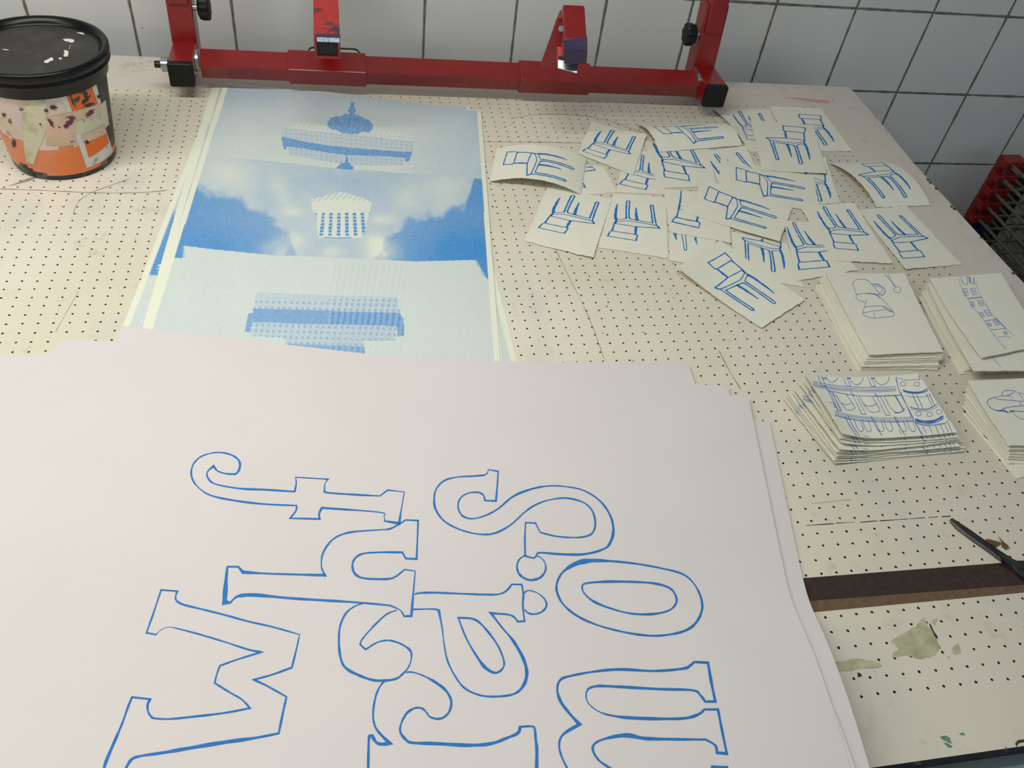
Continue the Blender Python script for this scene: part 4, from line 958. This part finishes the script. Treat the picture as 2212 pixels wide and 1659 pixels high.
boxA(b, -wA / 2, wA / 2, -wl, 0, 0, L, M['red_stained']); boxA(b, -wA / 2, wA / 2, -hA, -hA + wl, 0, L, M['red'])
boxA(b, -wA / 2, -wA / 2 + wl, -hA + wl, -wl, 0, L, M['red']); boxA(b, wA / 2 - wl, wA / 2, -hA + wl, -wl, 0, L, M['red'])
arm = b.build('clamp_arm', root)
b = MB(); boxA(b, -wA / 2 + wl, wA / 2 - wl, -hA + wl, -wl, 0.003, 0.008, M['black']); b.build('tube_plug', arm)
b = MB(); boxA(b, -wA / 2 + .003, wA / 2 + .0006, -.001, 0.0007, -0.0006, 0.009, M['navy']); boxA(b, -wA / 2 + .005, wA / 2 - .001, -.008, -.0005, -0.0012, 0.0, M['whitepaint']); b.build('paint_crust', arm)
b = MB(); s0 = np.array([-0.297, bary(-0.28) + 0.022, TZ + ZB0 + 0.055]); e0 = c0 + dirn * 0.235 - nb * (hA - .004) + np.array([-0.017, 0, 0])
dd = e0 - s0; b.frame_box(s0, (0.034, 0, 0), (0, 0.030, 0), dd, M['red']); b.build('strut', root, bevel=0.002)
# right clamp: an upright jaw on a leaning strut, with a lower jaw and a bare metal plate
rt2 = RW[0]; dn2 = RW[1]; fw2 = RW[2]
c2 = atD(1241, 9, 1.44)
def cam_quad_box(mb, quad, D, depth, mat):
    """box whose front face meets the four pixels (placed at distance D), extruded away"""
    ps = [atD(q[0], q[1], D if np.isscalar(D) else D[i]) for i, q in enumerate(quad)]
    n = np.cross(ps[1] - ps[0], ps[3] - ps[0]); n /= np.linalg.norm(n)
    if np.dot(n, ps[0] - CAM) < 0: n = -n
    v = ps + [p + n * depth for p in ps]
    mb.add(v, [(0, 1, 2, 3), (7, 6, 5, 4), (0, 4, 5, 1), (1, 5, 6, 2), (2, 6, 7, 3), (3, 7, 4, 0)], mat)
b = MB(); cam_quad_box(b, [(1215, 8), (1263, 10), (1268, 86), (1219, 88)], (1.47, 1.47, 1.45, 1.45), 0.036, M['red'])
jaw = b.build('upper_jaw', root, bevel=0.004, seg=3)
b = MB(); cam_quad_box(b, [(1218.5, 86), (1268.5, 79), (1269, 109), (1219.5, 107)], (1.449, 1.449, 1.443, 1.443), 0.036, M['navy']); b.build('paint_crust', jaw)
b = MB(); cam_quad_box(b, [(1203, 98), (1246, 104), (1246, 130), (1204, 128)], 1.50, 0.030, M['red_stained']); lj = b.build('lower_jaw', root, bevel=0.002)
b = MB(); cam_quad_box(b, [(1206, 127), (1250, 133), (1246, 157), (1205, 146)], 1.497, 0.004, M['zinc']); cam_quad_box(b, [(1207, 120), (1251, 129), (1250, 136), (1206, 129)], 1.4965, 0.004, M['black']); b.build('metal_plate', lj)
b = MB()
s0 = np.array([0.128, bary(0.14) + 0.020, TZ + ZB0 + 0.045])
tp = atD(1207, 45, 1.53)
cam_quad_box(b, [(1203, 38), (1217, 42), (1196, 146), (1166, 143)], (1.50, 1.50, 1.575, 1.575), 0.034, M['red']); b.build('strut', root, bevel=0.002)
b = MB(); cam_quad_box(b, [(1205, 45), (1216, 47), (1214, 105), (1198, 103)], (1.49, 1.49, 1.51, 1.51), 0.02, M['red']); b.tube(atD(1212, 62, 1.485), atD(1212, 62, 1.475), 0.005, M['zinc']); b.build('pivot_bracket', root)
# ================================================================== INK BUCKET
bc = (-0.7255, 0.2670)
bk = empty('ink_bucket', (bc[0], bc[1], TZ)); tag(bk, 'clear plastic bucket of orange ink with a black lid and torn tape strips', 'bucket')
RB, RT, HB = 0.0800, 0.0990, 0.155
def rad(z): return RB + (RT - RB) * z / 0.19
M['bucket'] = dirty('ink_coated_plastic', (205, 186, 180), [((222, 196, 184), 14, 0.42, 0.6, 4.0), ((200, 186, 152), 18, 0.5, 0.62, 9.0), ((90, 82, 74), 42, 0.62, 0.70, 2.0)], 0.42, 0.2)
M['orange'] = dirty('orange_ink', (222, 118, 56), [((214, 132, 92), 16, 0.48, 0.64, 4.4), ((150, 76, 44), 60, 0.66, 0.80, 1.0)], 0.4, 0.2)
M['dark_ink'] = dirty('dried_black_ink', (40, 36, 34), [((110, 104, 96), 45, 0.52, 0.66, 6.0)], 0.5)
M['masking'] = dirty('masking_tape', (204, 198, 168), [((176, 172, 140), 40, 0.5, 0.65, 2.2), ((96, 92, 80), 75, 0.68, 0.74, 5.0)], 0.6)
M['label_white'] = dirty('white_label', (206, 208, 202), [((150, 148, 140), 60, 0.58, 0.7, 2.0)], 0.5)
M['label_orange'] = dirty('orange_label', (226, 104, 22), [((170, 90, 50), 60, 0.62, 0.72, 3.0)], 0.5)
M['plum'] = dirty('plum_ink', (92, 34, 62), [((150, 90, 110), 80, 0.5, 0.65, 2.0)], 0.5)
def wall_z(a, z, off=0.0):
    r = rad(z) + off
    return (r * math.cos(a), r * math.sin(a), z)
def pxang(px, py, z):
    pass
def bucket_at(px, py):
    """angle and height on the bucket wall seen at a photo pixel"""
    d = RW.T @ np.array([(px - 1106) / F, (py - 829.5) / F, 1.0]); best = None
    o = CAM - np.array([bc[0], bc[1], TZ])
    lo = None
    for k in range(1, 4000):
        t = 1.0 + k * 0.00035
        p = o + d * t
        if p[2] < 0.2 and math.hypot(p[0], p[1]) <= rad(p[2]): lo = p; break
    if lo is None: return None
    return math.atan2(lo[1], lo[0]), lo[2]
def blob(mb, poly, mat, off, n=14):
    """irregular spot on the bucket wall filling a pixel quad"""
    q = np.array(poly, float); c = q.mean(0); pts = []
    for k in range(n * 2):
        a = math.pi * k / n; u, v_ = math.cos(a), math.sin(a)
        s_, t_ = 0.5 + 0.5 * u, 0.5 + 0.5 * v_
        p = (1 - s_) * (1 - t_) * q[0] + s_ * (1 - t_) * q[1] + s_ * t_ * q[2] + (1 - s_) * t_ * q[3]
        pts.append(c + (p - c) * (1.05 + random.uniform(-.38, .38)))
    w_ = [bucket_at(*p) for p in [c] + pts]
    if any(g is None for g in w_): return
    vs = [wall_z(g[0], g[1], off) for g in w_]; m_ = len(pts)
    mb.add(vs, [(0, 1 + k, 1 + (k + 1) % m_) for k in range(m_)], mat, True)
def wrap(mb, poly, mat, off, n=10):
    """patch on the bucket wall from a pixel quad (TL,TR,BR,BL)"""
    c = [bucket_at(*p) for p in poly]
    if any(q is None for q in c): return
    vs = []
    for i in range(n + 1):
        for j in range(n + 1):
            s_, t_ = i / n, j / n
            a = (1 - s_) * (1 - t_) * c[0][0] + s_ * (1 - t_) * c[1][0] + s_ * t_ * c[2][0] + (1 - s_) * t_ * c[3][0]
            z = (1 - s_) * (1 - t_) * c[0][1] + s_ * (1 - t_) * c[1][1] + s_ * t_ * c[2][1] + (1 - s_) * t_ * c[3][1]
            vs.append(wall_z(a, z, off))
    mb.add(vs, [(i * (n + 1) + j, (i + 1) * (n + 1) + j, (i + 1) * (n + 1) + j + 1, i * (n + 1) + j + 1) for i in range(n) for j in range(n)], mat, True)
b = MB()
n = 192; zs = [0.0, 0.002, 0.005] + [0.01 + k * 0.005 for k in range(33)]
vs = []; 
for z in zs:
    for k in range(n):
        r = rad(z) - (0.006 * (1 - z / 0.005) ** 2 if z < 0.005 else 0)
        vs.append((r * math.cos(2 * math.pi * k / n), r * math.sin(2 * math.pi * k / n), z))
for j in range(len(zs) - 1):
    for k in range(n):
        a = 2 * math.pi * (k + .5) / n; zc_ = zs[j]
        if a > math.pi: a -= 2 * math.pi
        level = 0.070 + 0.012 * math.sin(a * 2 + 1) + 0.004 * math.sin(9 * a)
        right = math.radians(-35) < a < math.radians(60)
        m_ = M['dark_ink'] if (zc_ < 0.007 or (-2.9 < a < -1.6 and zc_ < 0.007 + 0.016 * math.sin((a + 2.9) / 1.3 * math.pi) * (0.7 + 0.3 * math.sin(11 * a))) or (right and (zc_ > 0.02 or zc_ < 0.015))) else (M['orange'] if zc_ < level else M['bucket'])
        b.add([vs[j * n + k], vs[j * n + (k + 1) % n], vs[(j + 1) * n + (k + 1) % n], vs[(j + 1) * n + k]], [(0, 1, 2, 3)], m_, True)
b.add([(q[0], q[1], 0.0) for q in vs[:n]], [tuple(range(n - 1, -1, -1))], M['dark_ink'])
Zk = ((0, 0), 3.95)
def P4(*q): return [z2p(*Zk, [p])[0] for p in q]
for q in (((395, 1010), (430, 1005), (460, 1070), (445, 1085)), ((565, 990), (640, 985), (650, 1020), (575, 1010)), ((575, 1020), (640, 1015), (590, 1080), (540, 1075)), ((540, 1055), (580, 1060), (575, 1095), (540, 1085)), ((720, 960), (800, 920), (790, 970), (720, 1010))):
    blob(b, P4(*q), M['plum'], 0.0014)
for q in (((380, 925), (415, 930), (405, 960), (375, 945)), ((420, 905), (480, 895), (480, 930), (425, 930)), ((335, 1045), (355, 1050), (350, 1068), (338, 1062)), ((495, 1075), (515, 1078), (510, 1090), (495, 1088)), ((820, 815), (845, 810), (850, 840), (830, 840)), ((20, 960), (60, 970), (40, 1000), (28, 990)), ((75, 1010), (100, 1020), (95, 1060), (78, 1040)), ((110, 1190), (140, 1200), (130, 1260), (108, 1240)), ((705, 1200), (760, 1195), (750, 1230), (735, 1225))):
    blob(b, P4(*q), M['dark_ink'], 0.0014)
body = b.build('body', bk)
bm = bmesh.new(); bm.from_mesh(body.data); bmesh.ops.remove_doubles(bm, verts=bm.verts, dist=1e-5); bmesh.ops.recalc_face_normals(bm, faces=bm.faces); bm.to_mesh(body.data); bm.free()
Zk = ((0, 0), 3.95)
def P4(*q): return [z2p(*Zk, [p])[0] for p in q]
b = MB(); wrap(b, P4((505, 797), (800, 640), (860, 880), (590, 985)), M['label_white'], 0.0004); wrap(b, P4((568, 822), (775, 725), (832, 880), (612, 945)), M['label_orange'], 0.0008)
for q in (((575, 780), (600, 800), (650, 910), (620, 905)), ((600, 860), (640, 890), (680, 840), (665, 820)), ((660, 790), (700, 735), (740, 760), (690, 810)), ((700, 780), (740, 770), (745, 830), (715, 840)), ((740, 740), (770, 722), (772, 750), (750, 760)), ((690, 860), (770, 800), (760, 840), (700, 910)), ((715, 890), (800, 870), (800, 895), (720, 915))):
    blob(b, P4(*q), M['dark_ink'], 0.0012)
b.build('hazard_label', bk)
b = MB(); wrap(b, P4((640, 1150), (880, 1055), (960, 1290), (740, 1432)), M['label_white'], 0.0004); wrap(b, P4((700, 1150), (885, 1060), (925, 1215), (755, 1345)), M['label_orange'], 0.0008)
b.build('hazard_label', bk)
b = MB(); wrap(b, P4((170, 765), (385, 738), (400, 960), (240, 1000)), M['masking'], 0.0006); wrap(b, P4((190, 960), (390, 950), (400, 1110), (200, 1190)), M['masking'], 0.0006)
wrap(b, P4((200, 1180), (395, 1115), (290, 1400), (225, 1385)), M['masking'], 0.0006); b.build('masking_tape', bk)
b = MB(); wrap(b, P4((390, 1010), (900, 850), (930, 1060), (410, 1215)), M['masking'], 0.0002, 14); b.build('masking_tape', bk)
M['film'] = dirty('smeared_clear_tape', (216, 178, 160), [((196, 170, 140), 22, 0.45, 0.6, 2.2), ((120, 80, 84), 60, 0.62, 0.70, 7.0)], 0.4, 0.3)
b = MB(); wrap(b, P4((395, 1000), (640, 940), (650, 1230), (395, 1235)), M['film'], 0.0007, 12); wrap(b, P4((612, 945), (835, 880), (850, 960), (640, 1025)), M['film'], 0.0012, 6); wrap(b, P4((690, 1150), (880, 1060), (905, 1130), (705, 1215)), M['film'], 0.0012, 6); b.build('clear_tape', bk)
LZ = 0.153
b = MB()
b.lathe([(RT - .006, LZ - .001), (RT + .0005, LZ - .001), (RT + .003, LZ + .017), (RT + .0075, LZ + .019), (RT + .0080, LZ + .022), (RT + .0055, LZ + .0235), (RT + .0060, LZ + .026), (RT + .0088, LZ + .028), (RT + .0090, LZ + .038), (RT + .0070, LZ + .0410),
         (RT + .0040, LZ + .0415), (RT + .0000, LZ + .0400), (RT - .0035, LZ + .0330), (RT - .0050, LZ + .0300), (RT - .010, LZ + .0290), (0.03, LZ + .0295), (0.0005, LZ + .0295)], simple('glossy_black_plastic', (7, 8, 10), 0.30, var=0.1, spec=0.3), n=96)
lid = b.build('lid', bk)
M['liddirt'] = dirty('dusty_black_lid', (50, 47, 44), [((68, 64, 58), 30, 0.45, 0.7, 4.0)], 0.6)
b = MB(); b.lathe([(RT - .0072, LZ + .0302), (0.03, LZ + .0299), (0.0005, LZ + .0299)], M['liddirt'], n=64)
def lid_px(px, py):
    q = T(px, py, LZ + .0305); return (q[0] - bc[0], q[1] - bc[1], LZ + .0306)
M['chipwhite'] = simple('dried_white_flecks', (222, 222, 206), 0.6, var=0.05)
for poly in ([(535, 335), (560, 330), (600, 332), (632, 340), (632, 358), (610, 366), (590, 358), (555, 352)], [(545, 430), (565, 428), (585, 440), (580, 480), (555, 485), (540, 475), (550, 455)], [(375, 535), (380, 518), (410, 505), (435, 490), (452, 495), (455, 515), (430, 522), (405, 540)],
             [(500, 492), (520, 492), (532, 502), (520, 510), (502, 502)], [(648, 280), (690, 276), (715, 284), (720, 298), (690, 290)], [(15, 420), (50, 420), (82, 428), (50, 430)], [(600, 385), (603, 385), (590, 425), (588, 420)]):
    vs = [lid_px(p[0] / 3.95, p[1] / 3.95) for p in poly]; c = np.mean(vs, 0); n_ = len(vs)
    b.add(vs + [tuple(c)], [(k, (k + 1) % n_, n_) for k in range(n_)], M['chipwhite'])
b.build('lid_panel', lid)
tq = T(18, 402)
sf = Surf.px([(18, 402), (60, 385), (88, 380), (60, 392)], 0.0004)
tag(sheet('paper_scrap', sf, simple('grey_paper_scrap', (150, 148, 132), 0.8), 4, 3, 0.0004), 'small grey sliver of paper at the foot of the bucket', 'paper')

# ================================================================== SCISSORS AND TAPE SCRAPS
sc = empty('scissors', (*T(2190, 1222), TZ)); tag(sc, 'dark metal scissors entering from the right edge, lying across the brown tape', 'scissors')
inv = Vector(sc.location)
def blade(e1, rd, e2, zr, mats, z0=0.0012):
    n_ = len(e1); vs = []
    for row, h in ((e1, z0), (rd, zr), (e2, z0)):
        for p in row:
            q = T(p[0], p[1], h); vs.append(np.array([q[0], q[1], TZ + h]) - np.array(inv))
    for row in (e1, e2):
        for p in row:
            q = T(p[0], p[1], z0); vs.append(np.array([q[0], q[1], TZ + z0 - .001]) - np.array(inv))
    b = MB()
    b.add(vs, [(i, i + 1, n_ + i + 1, n_ + i) for i in range(n_ - 1)], mats[0]); b.add(vs, [(n_ + i, n_ + i + 1, 2 * n_ + i + 1, 2 * n_ + i) for i in range(n_ - 1)], mats[1])
    b.add(vs, [(3 * n_ + i, 3 * n_ + i + 1, i + 1, i) for i in range(n_ - 1)] + [(2 * n_ + i, 2 * n_ + i + 1, 4 * n_ + i + 1, 4 * n_ + i) for i in range(n_ - 1)] + [(4 * n_ + i, 4 * n_ + i + 1, 3 * n_ + i + 1, 3 * n_ + i) for i in range(n_ - 1)], mats[0])
    return b
blade([(2057, 1119), (2090, 1140), (2127, 1166), (2160, 1189), (2197, 1213), (2250, 1209)], [(2052, 1122), (2076, 1142), (2108, 1166), (2142, 1190), (2172, 1212), (2235, 1243)], [(2052, 1126), (2066, 1143), (2098, 1167), (2134, 1192), (2164, 1214), (2230, 1262)], 0.0048, (M['darksteel'], M['steel'])).build('blade', sc)
blade([(2150, 1190), (2180, 1204), (2197, 1211), (2215, 1211), (2260, 1206)], [(2160, 1203), (2185, 1213), (2204, 1224), (2222, 1232), (2275, 1240)], [(2166, 1214), (2190, 1230), (2208, 1246), (2226, 1261), (2280, 1290)], 0.0072, (M['darksteel'], M['darksteel']), 0.0035).build('blade', sc)
def loop(cx, cy, rx, ry, ang):
    b = MB(); n_ = 32; m_ = 8
    for k in range(n_):
        pass
    vs = []
    for k in range(n_):
        a = 2 * math.pi * k / n_; ctr = np.array([cx + rx * math.cos(a) * math.cos(ang) - ry * math.sin(a) * math.sin(ang), cy + rx * math.cos(a) * math.sin(ang) + ry * math.sin(a) * math.cos(ang), TZ + 0.006])
        d = ctr - np.array([cx, cy, TZ + 0.006]); d /= np.linalg.norm(d)
        for j in range(m_):
            c_ = 2 * math.pi * j / m_; vs.append(ctr + d * 0.0045 * math.cos(c_) + np.array([0, 0, 1]) * 0.0045 * math.sin(c_) - np.array(inv))
    b.add(vs, [(k * m_ + j, ((k + 1) % n_) * m_ + j, ((k + 1) % n_) * m_ + (j + 1) % m_, k * m_ + (j + 1) % m_) for k in range(n_) for j in range(m_)], M['darksteel'], True)
    return b
h1 = T(2330, 1245); h2 = T(2330, 1345)
loop(h1[0], h1[1], 0.034, 0.018, math.radians(-20)).build('handle', sc); loop(h2[0], h2[1], 0.034, 0.018, math.radians(-55)).build('handle', sc)
for pts, lab in (([(2128, 1166), (2136, 1164), (2148, 1168), (2162, 1173), (2158, 1178), (2150, 1182), (2146, 1178), (2134, 1172)], 'torn scrap of brown tape touching the back edge of the scissors'),
                 ([(2156, 1158), (2164, 1166), (2176, 1176), (2180, 1183), (2173, 1187), (2164, 1180), (2163, 1172)], 'pointed scrap of brown tape lying free, right of the other scrap')):
    b = MB(); vs = [(*T(p[0], p[1], .0015), TZ + .0012 + .0015 * (k % 3 == 0)) for k, p in enumerate(pts)]; n_ = len(vs)
    lowv = [(v_[0], v_[1], v_[2] - .0004) for v_ in vs]
    b.add(vs + lowv, [tuple(range(n_)), tuple(range(2 * n_ - 1, n_ - 1, -1))] + [(k, n_ + k, n_ + (k + 1) % n_, (k + 1) % n_) for k in range(n_)], M['scrap'])
    tag(b.build('tape_scrap'), lab, 'scrap')

# ================================================================== DRYING RACK
rc = onY(2178, 350, 0.60); rx, ry, rz = rc
rk = empty('drying_rack', (rx, ry, 0)); tag(rk, 'wire print drying rack with red plastic corner holders, right of the table', 'drying rack')
NSH = 14
for k in range(NSH):
    z = rz - 0.0425 * k
    if z < 0.12: break
    b = MB()
    b.tube((0, 0, z), (0, -1.05, z), 0.0045, M['wire'], 8); b.tube((0.045, -0.01, z - .006), (0.045, -1.05, z - .006), 0.0035, M['wire'], 8)
    b.tube((0.0, 0, z), (0.95, 0, z), 0.0045, M['wire'], 8); b.tube((0, -1.05, z), (0.95, -1.05, z), 0.0045, M['wire'], 8); b.tube((0.95, 0, z), (0.95, -1.05, z), 0.0045, M['wire'], 8)
    for j in range(1, 19): b.tube((0.002, -0.055 * j, z - .003), (0.948, -0.055 * j, z - .003), 0.0022, M['wire'], 6, cap=False)
    for j in range(1, 5): b.tube((0.19 * j, 0, z - .006), (0.19 * j, -1.05, z - .006), 0.003, M['wire'], 6)
    b.build('wire_shelf', rk)
    mt = M['blueplastic'] if k == 5 else M['redplastic']
    b = MB()
    b.box((-0.014, -0.012, z - 0.014), (0.048, 0.026, z + 0.008), mt); b.box((-0.022, -0.022, z - 0.010), (-0.004, 0.010, z + 0.012), mt); b.box((0.040, -0.006, z - 0.026), (0.062, 0.034, z - 0.010), mt)
    b.tube((0.0, 0.018, z - 0.038), (0.0, 0.018, z - 0.012), 0.012, mt, 14)
    b.build('corner_holder', rk, bevel=0.003)
b = MB()
for x_, y_ in ((0.13, 0.045), (0.95, 0.045), (0.95, -1.09), (0.13, -1.09)):
    b.box((x_ - .012, y_ - .012, 0.03), (x_ + .012, y_ + .012, rz - 0.03), M['darksteel'])
b.box((-0.017, -1.102, 0.06), (0.962, -1.078, 0.09), M['darksteel']); b.box((-0.017, 0.033, 0.06), (0.962, 0.057, 0.09), M['darksteel'])
for x_ in (-0.005, 0.95): b.box((x_ - .012, -1.09, 0.06), (x_ + .012, 0.045, 0.09), M['darksteel'])
b.build('rack_frame', rk)
for x_, y_ in ((-0.005, 0.045), (0.95, 0.045), (0.95, -1.09), (-0.005, -1.09)):
    b = MB(); b.tube((x_ - .01, y_, 0.022), (x_ + .01, y_, 0.022), 0.022, M['blackcap'], 20); b.build('caster', rk)
